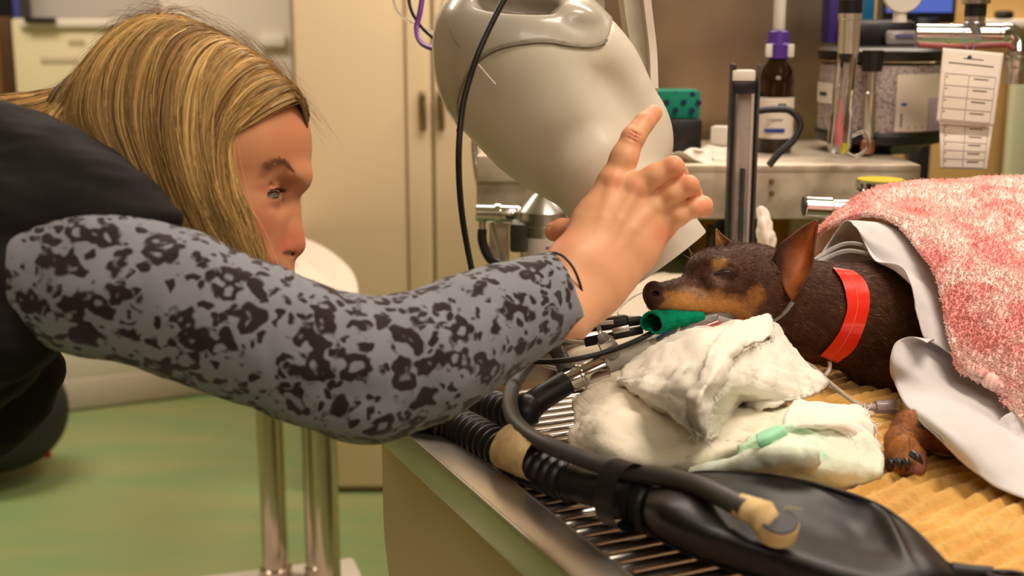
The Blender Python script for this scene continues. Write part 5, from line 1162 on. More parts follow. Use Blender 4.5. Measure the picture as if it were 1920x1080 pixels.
ar = [(70, 520, .900, .046), (190, 530, .900, .0475), (330, 568, .905, .0485), (470, 622, .912, .0465), (600, 672, .92, .0455), (700, 690, .93, .0470), (790, 668, .945, .0455), (880, 625, .965, .0410), (960, 588, .985, .0350), (1030, 556, 1.005, .0300), (1090, 530, 1.022, .0285)]
s.chain([c3(*a[:3]) for a in ar], [a[3] for a in ar], .02)
s.cone(c3(700, 715, .93), c3(690, 740, .93), .030, .026, .03)
s.chain([c3(600, 760, .895), c3(690, 772, .90)], [.010, .012], .02)
pl_ = c3(1062, 536, 1.015); nd = np.array([.90, .40, .12]); nd /= np.linalg.norm(nd)
X, Y, Z = np.meshgrid(*s.ax, indexing='ij', sparse=True); s.F = np.maximum(s.F, ((X-pl_[0])*nd[0]+(Y-pl_[1])*nd[1]+(Z-pl_[2])*nd[2]).astype(np.float32))
v, q = s.mesh(); v = smooth_mesh(v, q, 2); nn_ = vnormals(cw(v), q)
pp = pixof(v); wr = fbm(v*np.array([1, .6, 1]), 22, 3, 3)*.0022
fold = np.sin((pp[:, 0]*.4+pp[:, 1]*.9)*.045+fbm(v, 12, 5, 1)*3)*.0016*(blob(pp, 720, 640, 140, 110, 0, .7)+blob(pp, 200, 480, 170, 80, 0, .7))
wv = cw(v)+nn_*(wr+fold)[:, None]
sl = link('leopard_sleeve', new_mesh('leopard_sleeve', wv, q, leopard()), woman); sl['label'] = 'grey and black leopard print sleeve'
# hair tie on the wrist
Wt = [(1032, 476, 1.003), (1052, 478, .998), (1072, 498, .995), (1086, 528, .995), (1093, 562, 1.0), (1090, 596, 1.012), (1078, 606, 1.035), (1052, 590, 1.06), (1030, 540, 1.065), (1024, 495, 1.04)]
tie = tube('hair_tie', cat_rom([W(*a) for a in Wt], 6, closed=True).tolist()+[W(*Wt[0])], .0011, M['black_plastic'], n=1, sides=8); tag(tie, 'thin black elastic hair tie around the wrist above the leopard cuff', 'hair tie')
# ---- vest, trousers, shoes
M['vest'] = mat('black_scrub', (.0125, .0105, .0100), .8, spec=.16, bump=(.3, 18, .004))
s = SDF(wc(np.array([-1.15, .55, .75]))*0+np.array([-1.25, -.30, .72]), np.array([-.20, .24, 1.40]), .0038)
s.chain([c3(-560, 560, 1.16), c3(-300, 480, 1.08), c3(-60, 450, .985), (c3(10, 424, .955)), c3(120, 406, .935), c3(215, 412, .925), c3(318, 418, .915)], [.155, .135, .10, .086, .056, .034, .007], .03)
s.ell(c3(-70, 570, .93), (.046, .085, .09), .03); s.cone(c3(-30, 430, .883), c3(0, 630, .886), .036, .034, .02)
s.chain([c3(-300, 560, 1.12), c3(-120, 640, 1.06), c3(-35, 700, 1.05), c3(-70, 760, 1.06)], [.14, .085, .055, .045], .03)
s.chain([c3(120, 420, .97), c3(150, 400, 1.08), c3(120, 390, 1.18)], [.05, .055, .05], .04)           # across to the far shoulder
s.chain([c3(-900, 760, 1.25), c3(-560, 600, 1.17)], [.16, .16], .05)
s.chain([c3(60, 400, 1.20), c3(-60, 560, 1.24)], [.055, .05], .02)
# armhole and neck opening
v, q = s.mesh(); v = smooth_mesh(v, q, 3); nn_ = vnormals(cw(v), q); pp = pixof(v)
wr = fbm(v*np.array([1, 2.6, 1]), 9, 3, 3)*.006+fbm(v*np.array([.5, 3, 1]), 20, 5, 2)*.002
link('scrub_vest', new_mesh('scrub_vest', cw(v)+nn_*wr[:, None], q, M['vest']), woman)['label'] = 'black scrub vest'
def wsdf(lo, hi, h):      # world-aligned grid used for the parts outside the frame
    return SDF(lo, hi, h)
s = SDF(wc(np.array([-1.15, .95, .5]))-[.35, .7, .6], wc(np.array([-.55, .95, .5]))+[.35, .7, .6], .012)
for y_, kx in ((.86, .02), (1.08, -.04)):
    s.chain([wc((-.86, y_, .92)), wc((-.80+kx, y_, .50)), wc((-.88+kx, y_, .10))], [.105, .07, .05], .04)
s.chain([wc((-.88, .86, .95)), wc((-.88, 1.08, .95))], [.12, .12], .05)
v, q = s.mesh(); link('trousers', new_mesh('trousers', cw(v), q, mat('navy_trousers', (.012, .012, .02), .8)), woman)
for y_, kx in ((.86, .02), (1.08, -.04)):
    P = [(-.93+kx, y_, .045), (-.85+kx, y_, .055), (-.75+kx, y_, .04)]
    tube('shoe', P, [.036, .05, .036], M['black_rubber'], woman, n=6, sides=20)
# far arm hanging down, its hand open and relaxed
s = SDF(c3(-260, 1080, 1.15), c3(160, 340, 1.42), .004)
s.chain([c3(80, 410, 1.22), c3(-60, 600, 1.27), c3(-120, 800, 1.26)], [.05, .043, .03], .02)
v, q = s.mesh(); link('leopard_sleeve', new_mesh('leopard_sleeve', cw(v), q, sl.data.materials[0]), woman)
s = SDF(c3(-230, 1010, 1.18), c3(-60, 770, 1.34), .0018); P0 = c3(-120, 790, 1.26); K0 = c3(-130, 890, 1.26)
s.chain([P0, c3(-125, 830, 1.26)], [.026, .024], .01)
for i_, (dz, ln_) in enumerate(((-.030, .9), (-.010, 1.0), (.010, .95), (.030, .78))):
    kn = K0+np.array([0, 0, dz]); s.chain([c3(-125, 835, 1.26)+[0, 0, dz*.5], kn], [.016, .0105], .008)
    s.chain([kn, kn+np.array([.006, -.036*ln_, 0]), kn+np.array([.016, -.06*ln_, 0]), kn+np.array([.028, -.074*ln_, 0])], [.0098, .0086, .0078, .0066], .002)
s.chain([c3(-125, 835, 1.24), c3(-95, 865, 1.215), c3(-82, 890, 1.205)], [.014, .0105, .0085], .008)
v, q = s.mesh(); link('far_hand', new_mesh('far_hand', cw(v), q, mat('skin_far', srgb(232, 170, 128), .5)), woman)
# ================================================================ x-ray tube head
XD = 1.19; XS = XD/F_PX
def xp(px, py, w=0.): return c3(px, py, XD+w*XS)
s = SDF([(790-960)*XS, -80*XS, XD-190*XS], [390*XS, 610*XS, XD+180*XS], .0019)
s.chain([xp(986, 128), xp(1060, 205), xp(1122, 275)], [166*XS, 150*XS, 128*XS], .03)
s.ell(xp(1000, 100), np.array([178, 112, 158])*XS, .03, rz=-22)
s.cone(xp(1130, 250, 0), xp(1150, 262, 10), 112*XS, 104*XS, .02)
ca = xp(1072, 256, -68); cb_ = xp(1248, 490, -68)
s.cyl(ca, xp(1215, 446, -68), (94*XS, 92*XS), .014, rnd=.03)
s.ell(xp(1196, 212, -130), np.array([92, 32, 44])*XS, .034, 's', rz=-51)
s.ell(xp(972, 10, -128), np.array([84, 27, 62])*XS, .008, 's', rz=-7); s.ell(xp(1074, 38, -112), np.array([42, 24, 44])*XS, .008)
v, q = s.mesh(); v = smooth_mesh(v, q, 3); pp = pixof(v); nn = vnormals(cw(v), q)
seam = cat_rom([(850, 262), (860, 235), (859, 205), (861, 178), (878, 137), (900, 111), (937, 91), (989, 81), (1033, 80), (1070, 86), (1107, 88), (1133, 80), (1143, 62), (1150, 30)], 8)
def above(P):      # inside the cap region: above/left of the seam
    d = np.hypot(P[:, 0:1]-seam[None, :, 0], P[:, 1:2]-seam[None, :, 1]); i = d.argmin(1); i0 = np.clip(i-1, 0, len(seam)-1); i1 = np.clip(i+1, 0, len(seam)-1)
    t = seam[i1]-seam[i0]; r = P-seam[i]; return -(t[:, 0]*r[:, 1]-t[:, 1]*r[:, 0])/np.hypot(t[:, 0], t[:, 1])      # signed px, positive on the cap side
sd = above(pp)
g = np.exp(-(sd/2.2)**2)*.0012; lift = np.where(sd > 0, .0014, 0)
wv = cw(v)+nn*(lift-g)[:, None]
fc = sd[q].mean(1) > 0
# the housing's palette is split into two parts: body and glossy end cap
def submesh(vv, qq):
    u, inv = np.unique(qq, return_inverse=True); return vv[u], inv.reshape(qq.shape)
M['xbody'] = mat('housing_cream', srgb(213, 203, 184), .42, spec=.4)
M['xcap'] = mat('cap_grey', srgb(184, 175, 160), .26, spec=.5, coat=.25)
xh = thing('xray_head', 'large beige dental x-ray tube head on a curved arm, tilted toward the dog', 'x-ray machine', W(1040, 220, XD))
a, b = submesh(wv, q[~fc]); link('housing', new_mesh('housing', a, b, M['xbody']), xh)
a, b = submesh(wv, q[fc]); cap = link('end_cap', new_mesh('end_cap', a, b, M['xcap']), xh); cap['label'] = 'glossy grey end cap'
def xsurf(x, y):
    m = (np.abs(pp[:, 0]-x) < 6) & (np.abs(pp[:, 1]-y) < 6); return v[m, 2].min() if m.any() else None
sl_ = [(x, y, xsurf(x, y)) for x, y in seam[3:-12:2]]; sl_ = [W(x, y, z_-.0006) for x, y, z_ in sl_ if z_ is not None]
tube('seam_groove', sl_, .0011, mat('groove', srgb(128, 118, 102), .6), cap, n=3, sides=8)
# collimator cone
lathe('cone', cw(xp(1200, 426, -68)), cw(cb_), [(0, 92*XS), (.05, 93*XS), (.97, 91*XS), (1, 90*XS), (1, 78*XS), (.1, 78*XS)], mat('cone_plastic', srgb(214, 206, 192), .35), xh, sides=72, label='pale open cylindrical cone')
tube('mould_line', [cw(xp(843, 50, -118)), cw(xp(858, 82, -128)), cw(xp(888, 116, -134))], .0004, mat('seam_dark', srgb(110, 104, 94), .6), cap, sides=6)
tube('mould_line', [W(897, 121, 1.105), W(913, 140, 1.100), W(929, 158, 1.097)], .0007, mat('seam_pale', srgb(222, 214, 196), .5), xh, sides=6)
# yoke arm behind
def bar_geo(path, w0, th_, side):
    P = cat_rom(path, 10); T_, N, B = frames(P); g = []
    n_ = len(P); vs = []
    for i, p in enumerate(P):
        sdv = side-T_[i]*(side@T_[i]); sdv /= np.linalg.norm(sdv); up = np.cross(sdv, T_[i])
        for (x, y) in ((-1, -.7), (-.8, -1), (.8, -1), (1, -.7), (1, .7), (.8, 1), (-.8, 1), (-1, .7)): vs.append(p+sdv*w0/2*x+up*th_/2*y)
    f = [(i*8+j, i*8+(j+1) % 8, (i+1)*8+(j+1) % 8, (i+1)*8+j) for i in range(n_-1) for j in range(8)]+[tuple(range(8)), tuple(range((n_-1)*8, n_*8))]
    return np.array(vs), f
M['xarm'] = mat('arm_cream', srgb(196, 184, 164), .4)
mesh_obj('yoke', [bar_geo([W(1176, -70, 1.30), W(1188, 20, 1.30), W(1200, 100, 1.30), W(1204, 180, 1.28), W(1190, 225, 1.25)], .026, .030, RIGHT)], M['xarm'], xh, ang=30)
mesh_obj('yoke_edge', [bar_geo([W(1200, -70, 1.285), W(1212, 20, 1.285), W(1221, 100, 1.285), W(1224, 178, 1.275)], .009, .034, RIGHT)], mat('arm_edge', srgb(206, 190, 174), .45), xh, ang=30)
mesh_obj('swivel', [bar_geo([W(1100, -70, 1.36), W(1102, 20, 1.34), W(1104, 70, 1.30)], .034, .03, RIGHT)], M['xarm'], xh, ang=30)
tube('arm_tube', [W(1140, -60, 1.32), W(1150, -260, 1.35), W(1200, -700, 1.5), W(1300, -1000, 1.9)], .022, M['xarm'], xh, n=10)
# purple tube and thin cables behind the head
for nm, pts, r, m, lb in (('cable', [(800, -60, 1.5), (788, 20, 1.5), (781, 55, 1.5), (792, 82, 1.48), (830, 94, 1.44), (880, 90, 1.40)], .0032, mat('purple_tube', srgb(128, 70, 160), .35), 'purple tube looping behind the x-ray head'),
        ('cable', [(762, -60, 1.52), (768, 8, 1.52), (784, 42, 1.51), (805, 65, 1.5), (840, 90, 1.48), (880, 100, 1.45)], .0020, M['black_plastic'], 'thin dark cable crossing the purple tube'),
        ('cable', [(728, -60, 1.54), (742, 15, 1.54), (768, 40, 1.53), (800, 55, 1.52), (835, 72, 1.5), (880, 80, 1.45)], .0016, M['clear'], 'thin clear cable beside the purple tube'),
        ('cable', [(850, -60, 1.5), (828, 10, 1.5), (818, 40, 1.5), (826, 80, 1.5), (860, 110, 1.45)], .0012, M['clear'], 'very thin clear cable nearest to the x-ray head')):
    o = tube(nm, [W(*p) for p in pts], r, m, n=10); tag(o, lb, 'cable')

# ================================================================ anaesthesia machine and shelf behind the dog
AD = 1.75
am = thing('instrument_shelf', 'worn steel shelf unit behind the dog carrying bottles and the absorber', 'shelf', W(1300, 340, AD)*[1, 1, 0])
zt = float(T(1300, 312, 0)[2]); fr_ = W(1300, 312, AD); zt = fr_[2]; zb = W(1300, 415, AD)[2]
xl, xr_ = W(893, 330, AD)[0], W(1728, 330, AD)[0]
box('top_plate', ((xl+xr_)/2, fr_[1]+.18, zt-.004), (xr_-xl, .36, .012), M['steel_dull'], am, bev=.003)
box('front_panel', ((xl+xr_)/2, fr_[1]+.008, (zt+zb)/2), (xr_-xl, .014, zt-zb), M['steel_dull'], am, bev=.003)
pix_box('side_plate', 893, 292, 1000, 342, AD-.012, .02, M['steel_dull'], am, bev=.004)
for sx in (xl+.03, xr_-.03):
    for sy in (.05, .32): box('post', (sx, fr_[1]+sy, zb/2+.01), (.028, .028, zb+.02), M['steel_dull'], am, bev=.004)
box('lower_shelf', ((xl+xr_)/2, fr_[1]+.18, .62), (xr_-xl, .34, .015), M['steel'], am, bev=.002)
for py in (340, 362): p = W(1447, py, DY(py, fr_[1]-.0005)); lathe('brass_screw', p, p-YA*.006, [(0, .0035), (.7, .0035), (1, .0025)], M['brass_dull'], am, sides=14)
# steel splash panel standing behind the shelf
sp = mat('splash_steel', srgb(192, 168, 140), .36, .8, var=(srgb(104, 82, 64), 1.5, .42, .60)); 
o = pix_box('splash_panel', 1000, -330, 1600, 312, 2.12, .02, sp, None, bev=.003); o.location.z += 0; tag(o, 'tall brown tinted steel splash panel behind the bottles', 'panel')
box('foot', W(1300, 312, 2.14)*[1, 1, 0]+ZA*.5, (.5, .02, 1.02), sp, o)
# things standing on the shelf
def on(px, dd): p = W(px, 300, dd); return np.array([p[0], p[1], zt+.002])
M['amber'] = mat('amber_glass', srgb(50, 22, 10), .08, trans=.35, ior=1.4, coat=.5)
bt = thing('amber_bottle', 'dark amber pump bottle with purple collar and white label', 'bottle', on(1450, 1.92))
B0 = on(1450, 1.92); sc_ = 1.92/F_PX; hb_ = (290-112)*sc_
lathe('glass', B0, B0+ZA*hb_*1.02, [(0, 30*sc_), (.02, 33*sc_), (.70, 33*sc_), (.84, 28*sc_), (.93, 17*sc_), (1, 16*sc_)], M['amber'], bt, sides=36, ang=60)
c = B0+ZA*hb_*1.0
M['purple'] = mat('purple_plastic', srgb(88, 50, 150), .4)
cl_ = lathe('collar', c-ZA*.004, c+ZA*.036, [(0, 22*sc_), (.5, 23*sc_), (.55, 20*sc_), (.95, 18*sc_), (1, 15*sc_)], M['purple'], bt, label='purple pump collar')
for sx in (-20, 20): box('white_tab', c+RIGHT*sx*sc_*1.0-YA*.013+ZA*.007, (.010, .006, .019), M['white_plastic'], cl_, bev=.002)
lathe('nozzle', c+ZA*.034, c+ZA*.092, [(0, 9*sc_), (.1, 11*sc_), (.9, 11*sc_), (.97, 10*sc_), (1, 9*sc_)], M['white_plastic'], bt, label='white pump nozzle')
box('spout', c+ZA*.089-RIGHT*.009, (.014, .009, .007), M['white_plastic'], bt, bev=.002)
v_, f_ = lathe_geo(B0+ZA*.022, B0+ZA*.082, [(0, 33.6*sc_), (1, 33.6*sc_)], 48, cap=False); lb_ = mesh_obj('label', [(v_, f_)], M['paper'], bt)
pq_ = B0+ZA*.034-YA*(33.8*sc_+.0006)-RIGHT*.006
box('blue_band', pq_, (.030, .002, .0055), mat('band_blue', srgb(40, 60, 150), .5), lb_, bev=0)
box('text_line', pq_+ZA*.016, (.024, .002, .0015), M['ink_soft'], lb_, bev=0); box('text_line', pq_+ZA*.036+RIGHT*.010, (.012, .002, .006), M['ink'], lb_, bev=0)
# teal cloth box on a black box, cube and packets
bb = pix_box('black_box', 1234, 224, 1316, 286, 1.90, .09, M['black_plastic'], None, bev=.004); tag(bb, 'black plastic box on the shelf under the teal dotted block', 'box')
tl = pix_box('dotted_block', 1232, 171, 1313, 222, 1.905, .06, mat('teal_sponge', srgb(10, 132, 108), .8, bump=(.6, 200, .002)), None, bev=.003); tag(tl, 'teal block with navy dots on the black box', 'block')
dm = mat('navy_dot', srgb(22, 34, 74), .8)
for x, y in ((1266, 176), (1298, 177), (1250, 192), (1282, 192), (1310, 193), (1267, 207), (1298, 208)):
    p = W(x, y, 1.903); lathe('dot', p+YA*.003, p-YA*.0012, [(0, .0042), (1, .0042)], dm, tl, sides=18)
cu = pix_box('cream_block', 1333, 238, 1366, 272, 1.86, .025, M['white_plastic'], None, bev=.002, yaw=-25); tag(cu, 'small cream block beside the clear flow meter', 'block')
for i, (x, y, w_, dd) in enumerate(((1285, 298, .07, 1.80), (1330, 292, .05, 1.84))):
    p = on(x, dd); G = patch_pts(np.array([[p+[(a-.5)*w_, (b-.5)*.06, .006+.010*math.sin(a*5+b*4+i)] for b in (0, .33, .66, 1)] for a in (0, .33, .66, 1)]), 6, 6)
    o = mesh_obj('wrapper', [shell_geo(G, np.broadcast_to(ZA, G.shape), .001)], M['paper'], ang=180); tag(o, ['crumpled white wrapper on the shelf before the black box', 'small crumpled wrapper beside the cream block'][i], 'wrapper')
# flow meter
FD = 1.62; fm = thing('flow_meter', 'tall clear flow meter in a black frame standing beyond the dog', 'flow meter', W(1393, 460, FD)*[1, 1, 0]+ZA*.9)
YF = W(1393, 345, FD)[1]
pix_box('back_frame', 1374, 150, 1414, 560, DY(355, YF+.012), .006, mat('frame_grey', srgb(120, 106, 98), .5), fm, bev=.002)
pix_box('right_rail', 1414, 128, 1419, 560, DY(344, YF-.004), .016, M['grey_rubber'], fm, bev=.002)
pix_box('left_rail', 1366, 128, 1374, 560, DY(344, YF-.012), .024, M['black_plastic'], fm, bev=.002)
pix_box('scale_plate', 1376, 178, 1408, 552, DY(365, YF+.004), .005, mat('scale_plate', srgb(206, 188, 178), .5), fm, bev=.001)
pix_box('top_cap', 1374, 132, 1417, 152, DY(142, YF-.014), .022, M['white_plastic'], fm, bev=.002, label='white top cap'); pix_box('cap_band', 1374, 153, 1417, 176, DY(164, YF-.014), .022, M['black_plastic'], fm, bev=.002)
a0, b0 = W(1398, 556, DY(556, YF-.006)), W(1398, 180, DY(180, YF-.006)); a0[0] = b0[0]; a0[1] = b0[1]
lathe('glass_tube', a0, b0, [(0, .0075), (1, .0075)], M['glass'], fm, sides=24); lathe('inner_rod', a0, b0-ZA*.09, [(0, .0025), (1, .0025)], M['grey_rubber'], fm, sides=12)
for i in range(14): pix_box('scale_mark', 1384, 200+i*18, 1392, 201+i*18, DY(200+i*18, YF+.003), .001, M['ink_soft'], fm, bev=0)
# hose curving from the meter
hs = tube('rubber_hose', [W(1418, 208, 1.70), W(1450, 205, 1.70), W(1482, 208, 1.70), W(1500, 232, 1.70), W(1488, 262, 1.70), W(1460, 288, 1.70), W(1442, 310, 1.70)], .0048, M['black_rubber'], n=10); tag(hs, 'short black rubber hose curving in front of the amber bottle', 'hose')
# absorber canister
ab = thing('absorber', 'clear canister of white granules with black lid and base on the shelf', 'absorber', on(1645, 1.95))
A0 = on(1645, 1.95); sa = 1.95/F_PX; zc0 = W(1645, 244, 1.95)[2]; zc1 = W(1645, 108, 1.95)[2]; ra_ = 114*sa
C0 = np.array([A0[0], A0[1], zc0]); C1 = np.array([A0[0], A0[1], zc1])
def gran():
    m = mat('granules', srgb(232, 216, 210), .9, bump=(1, 160, .004)); nt = m.node_tree; vo = nt.nodes.new('ShaderNodeTexVoronoi'); vo.inputs['Scale'].default_value = 230
    tc = nt.nodes.new('ShaderNodeTexCoord'); r = nt.nodes.new('ShaderNodeValToRGB'); e = r.color_ramp.elements; e[0].position = .45; e[0].color = srgb(238, 222, 216); e[1].position = .85; e[1].color = srgb(176, 150, 156)
    nt.links.new(tc.outputs['Object'], vo.inputs['Vector']); nt.links.new(vo.outputs['Distance'], r.inputs['Fac']); nt.links.new(r.outputs['Color'], nt.nodes['Principled BSDF'].inputs['Base Color']); return m
o = lathe('granule_fill', C0, C0+(C1-C0)*.93, [(0, ra_*.96), (1, ra_*.96)], gran(), ab, sides=64, label='white granules'); 
lathe('canister', C0, C1, [(0, ra_), (1, ra_)], M['glass'], ab, sides=64, cap=False)
lathe('base', np.array([A0[0], A0[1], zt+.001]), C0+ZA*.004, [(0, ra_*.62), (.25, ra_*.7), (.5, ra_*1.0), (.85, ra_*1.04), (1, ra_*1.02)], M['black_plastic'], ab, sides=64, label='black base')
lathe('lid', C1-ZA*.002, C1+ZA*.018, [(0, ra_*1.03), (.7, ra_*1.05), (.9, ra_*1.0), (1, ra_*.9)], M['black_plastic'], ab, sides=64, label='black lid')
pix_box('head_block', 1598, 38, 1722, 92, 1.93, .12, M['black_plastic'], ab, bev=.012)
pix_box('name_plate', 1662, 58, 1722, 84, 1.915, .012, mat('clear_plate', srgb(176, 170, 170), .12, .3), ab, bev=.004)
pix_box('plate_print', 1680, 65, 1714, 71, 1.912, .002, mat('print_blue', srgb(96, 96, 140), .5), ab, bev=0)
p0, p1 = W(1636, 262, 1.825), W(1636, 118, 1.825); p0 = np.array([p1[0], p1[1], p0[2]]); 
lathe('clamp_rod', p0, p1, [(0, .006), (.04, .0085), (.6, .0085), (.62, .0065), (1, .0065)], M['chrome_dull'], ab, sides=24); lathe('rod_knob', p0-ZA*.022, p0, [(0, .008), (.2, .010), (.8, .010), (1, .006)], mat('copper', srgb(170, 120, 90), .35, .8), ab)
lathe('rod_collar', p1-ZA*.012, p1+ZA*.018, [(0, .014), (1, .015)], M['black_plastic'], ab)
# printed label wrapped on the canister
def arc_label(nm, a0_, a1_, z0, z1, m, par, rr=ra_*1.006):
    n_ = 24; an = np.radians(np.linspace(a0_, a1_, n_)-15); v = np.array([[A0[0]+rr*math.sin(x), A0[1]-rr*math.cos(x), z] for z in (z0, z1) for x in an]); return mesh_obj(nm, [(v, [(i, i+1, n_+i+1, n_+i) for i in range(n_-1)])], m, par, ang=180)
lz = lambda t: zc0+(zc1-zc0)*t
lab = arc_label('instruction_label', 12, 72, lz(.06), lz(.82), mat('label_pale', srgb(226, 210, 196), .5), ab)
arc_label('lilac_corner', 44, 72, lz(.06), lz(.50), mat('label_lilac', srgb(186, 166, 190), .5), lab, ra_*1.010)
arc_label('blue_mark', 17, 22, lz(.40), lz(.44), mat('label_blue', srgb(60, 90, 180), .5), lab, ra_*1.010)
for i, a_0 in enumerate((24, 31, 38, 45, 52, 58)): arc_label('print_mark', a_0, a_0+1.4, lz(.10), lz(.13), M['ink_soft'], lab, ra_*1.012)
arc_label('vertical_print', 16.5, 18.6, lz(.12), lz(.30), M['ink_soft'], lab, ra_*1.012)
t1 = arc_label('date_sticker', -82, -48, lz(.40), lz(.68), M['paper'], ab, ra_*1.02); arc_label('handwriting', -70, -56, lz(.50), lz(.55), M['ink'], t1, ra_*1.03)
# flow tube in front of the canister
VD = 1.70; vt = thing('valve_tube', 'vertical chrome topped clear tube with a pink float in front of the absorber', 'tube', W(1583, 300, VD))
tp_ = W(1590, -50, VD); mid = W(1590, 100, VD); bo = W(1590, 300, VD); tp_ = np.array([mid[0], mid[1], tp_[2]]); bo = np.array([mid[0], mid[1], bo[2]])-RIGHT*.006
M['pipe_light'] = mat('pipe_light', (.85, .8, .72), .3, .9)
lathe('chrome_pipe', mid, tp_, [(0, .0138), (.02, .0140), (.42, .0140), (.43, .0155), (1, .0155)], M['pipe_light'], vt, sides=32)
pp0 = mid+(tp_-mid)*.50; lathe('black_label', pp0, pp0+ZA*.018, [(0, .0158), (1, .0158)], M['black_plastic'], vt, sides=32)
lathe('glass_tube', bo+ZA*.006, mid+ZA*.006, [(0, .009), (.03, .0145), (.10, .0165), (.35, .0160), (.42, .0135), (1, .0132)], M['glass'], vt, sides=36, ang=60)
lathe('pink_float', bo+ZA*.018, bo+ZA*.082, [(0, .0042), (.3, .0045), (.6, .0022), (1, .0006)], mat('pink_float', srgb(220, 120, 124), .4), vt, sides=20); lathe('yellow_tip', bo+ZA*.008+RIGHT*.006, bo+ZA*.020+RIGHT*.006, [(0, .004), (1, .0035)], mat('yellow_bit', srgb(220, 200, 40), .4), vt)
tube('side_ring', [bo+ZA*.03+RIGHT*.018, bo+ZA*.034+RIGHT*.034, bo+ZA*.014+RIGHT*.040, bo+ZA*.002+RIGHT*.024, bo+ZA*.006+RIGHT*.012], .0022, M['glass'], vt)
# horizontal chrome pipe with elbow
hpipe = thing('chrome_pipe', 'horizontal chrome pipe with an elbow, running above the paper tags', 'pipe', W(1820, 60, 1.72))
lathe('pipe', W(1718, 62, 1.74), W(1880, 64, 1.72), [(0, .0125), (.38, .0125), (.385, .0138), (.40, .0138), (.405, .0125), (.72, .0125), (.73, .0145), (1, .0145)], M['chrome'], hpipe, sides=32)
tube('elbow', [W(1868, 64, 1.72), W(1892, 62, 1.72), W(1906, 76, 1.72), W(1908, 98, 1.72)], .0135, M['chrome'], hpipe, sides=28)
q0 = W(1908, 95, 1.72); lathe('outlet', q0-ZA*.044, q0, [(0, .0125), (.35, .0125), (.5, .0135), (.55, .0150), (.8, .0150), (.85, .0125), (1, .0125)], M['chrome_dull'], hpipe, sides=28)
p1 = W(1826, 62, 1.73); lathe('riser', p1, p1+ZA*.075, [(0, .017), (.18, .017), (.2, .0135), (.5, .0135), (.52, .0185), (1, .019)], M['chrome_dull'], hpipe, sides=28)
lathe('riser_label', p1+ZA*.022, p1+ZA*.038, [(0, .0142), (1, .0142)], M['black_plastic'], hpipe)
tube('red_tube', [W(1722, 84, 1.70), W(1800, 88, 1.70), W(1880, 84, 1.70), W(1900, 92, 1.70)], .004, mat('red_tube', srgb(150, 70, 70), .4), hpipe)
# dial gauge, monitor, purple folder, blue board
gg = thing('dial_gauge', 'round white pressure gauge above the absorber head block', 'gauge', W(1690, 0, 1.80)); p = W(1690, -14, 1.80)
lathe('case', p+YA*.012, p-YA*.012, [(0, .024), (.8, .029), (1, .027)], M['white_plastic'], gg, sides=40); lathe('stem', W(1690, 42, 1.80)*[0, 0, 1]+p*[1, 1, 0], p, [(0, .010), (1, .008)], M['white_plastic'], gg)
mn = thing('monitor', 'monitor with a blue screen seen above the chrome pipe', 'monitor', W(1745, 24, 2.5)*[1, 1, 0]+ZA*1.0)
pix_box('bezel', 1660, -170, 1800, 40, 2.5, .05, M['black_plastic'], mn, bev=.006)
pix_box('screen', 1668, -160, 1792, 19, 2.495, .004, mat('blue_screen', srgb(80, 104, 196), .3, emit=.55), mn, bev=0)
pix_box('stand', 1712, 40, 1752, 340, 2.52, .04, M['black_plastic'], mn, bev=.004, floor=True)
fo = pix_box('folder', 1556, -60, 1572, 78, 1.99, .05, mat('purple_card', srgb(64, 44, 130), .5), None, bev=.001); tag(fo, 'thin purple folder edge behind the chrome tube', 'folder')
fo = pix_box('folder', 1614, -60, 1642, 38, 1.99, .05, mat('blue_card', srgb(20, 110, 160), .5), None, bev=.001); tag(fo, 'blue folder beside the round white gauge', 'folder')
# hanging tags
def tagsheet(nm, q4, dd, rows_, label, title):
    t = thing(nm, label, 'tag', W(q4[0][0], q4[0][1], dd)); (x0, y0), (x1, y1), (x2, y2), (x3, y3) = q4
    G = patch_pts(np.array([[W(x0, y0, dd), W((x0+x1)/2, (y0+y1)/2, dd-.004), W(x1, y1, dd)], [W((x0+x3)/2, (y0+y3)/2, dd-.006), W((x0+x1+x2+x3)/4, (y0+y1+y2+y3)/4, dd-.010), W((x1+x2)/2, (y1+y2)/2, dd-.006)], [W(x3, y3, dd), W((x2+x3)/2, (y2+y3)/2, dd-.004), W(x2, y2, dd)]]), 10, 10)
    n = toward(G, grid_normals(G)); sheet = mesh_obj('sheet', [shell_geo(G, n, .0006)], M['paper'], t, ang=180)
    def at(u, v_): a = v_*20; b = u*20; i = min(int(a), 19); j = min(int(b), 19); fa, fb = a-i, b-j; return (G[i, j]*(1-fa)*(1-fb)+G[i+1, j]*fa*(1-fb)+G[i, j+1]*(1-fa)*fb+G[i+1, j+1]*fa*fb)+n[i, j]*.0008
    def line(u0, v0, u1, v1, r, m=M['ink']): 
        return tube_geo([at(u0+(u1-u0)*k, v0+(v1-v0)*k) for k in np.linspace(0, 1, 6)], r, 6)
    if title: mesh_obj('title_print', [line(.36, .115, .68, .12, .0006), line(.12, .19, .86, .20, .0007)], M['ink'], t)
    top = .34 if title else .06
    gs = []; tx = []
    for i in range(rows_+1): v_ = top+(.96-top)*i/rows_; gs.append(line(.08, v_, .92, v_, .00035))
    for u_ in (.08, .48, .92): gs.append(line(u_, top, u_, .96, .00035))
    for i in range(rows_):
        v_ = top+(.96-top)*(i+.28)/rows_; tx.append(line(.56, v_, .80, v_, .0006)); tx.append(line(.10, v_, .13, v_, .0006))
    mesh_obj('ruled_grid', gs, M['ink_soft'], t); 
    for g_ in tx: mesh_obj('print_line', [g_], M['ink'], t)
    return t, at
t1, at1 = tagsheet('paper_tag', ((1768, 90), (1882, 100), (1863, 237), (1755, 228)), 1.66, 4, 'front ruled paper tag hanging on blue string from the chrome pipe', True)
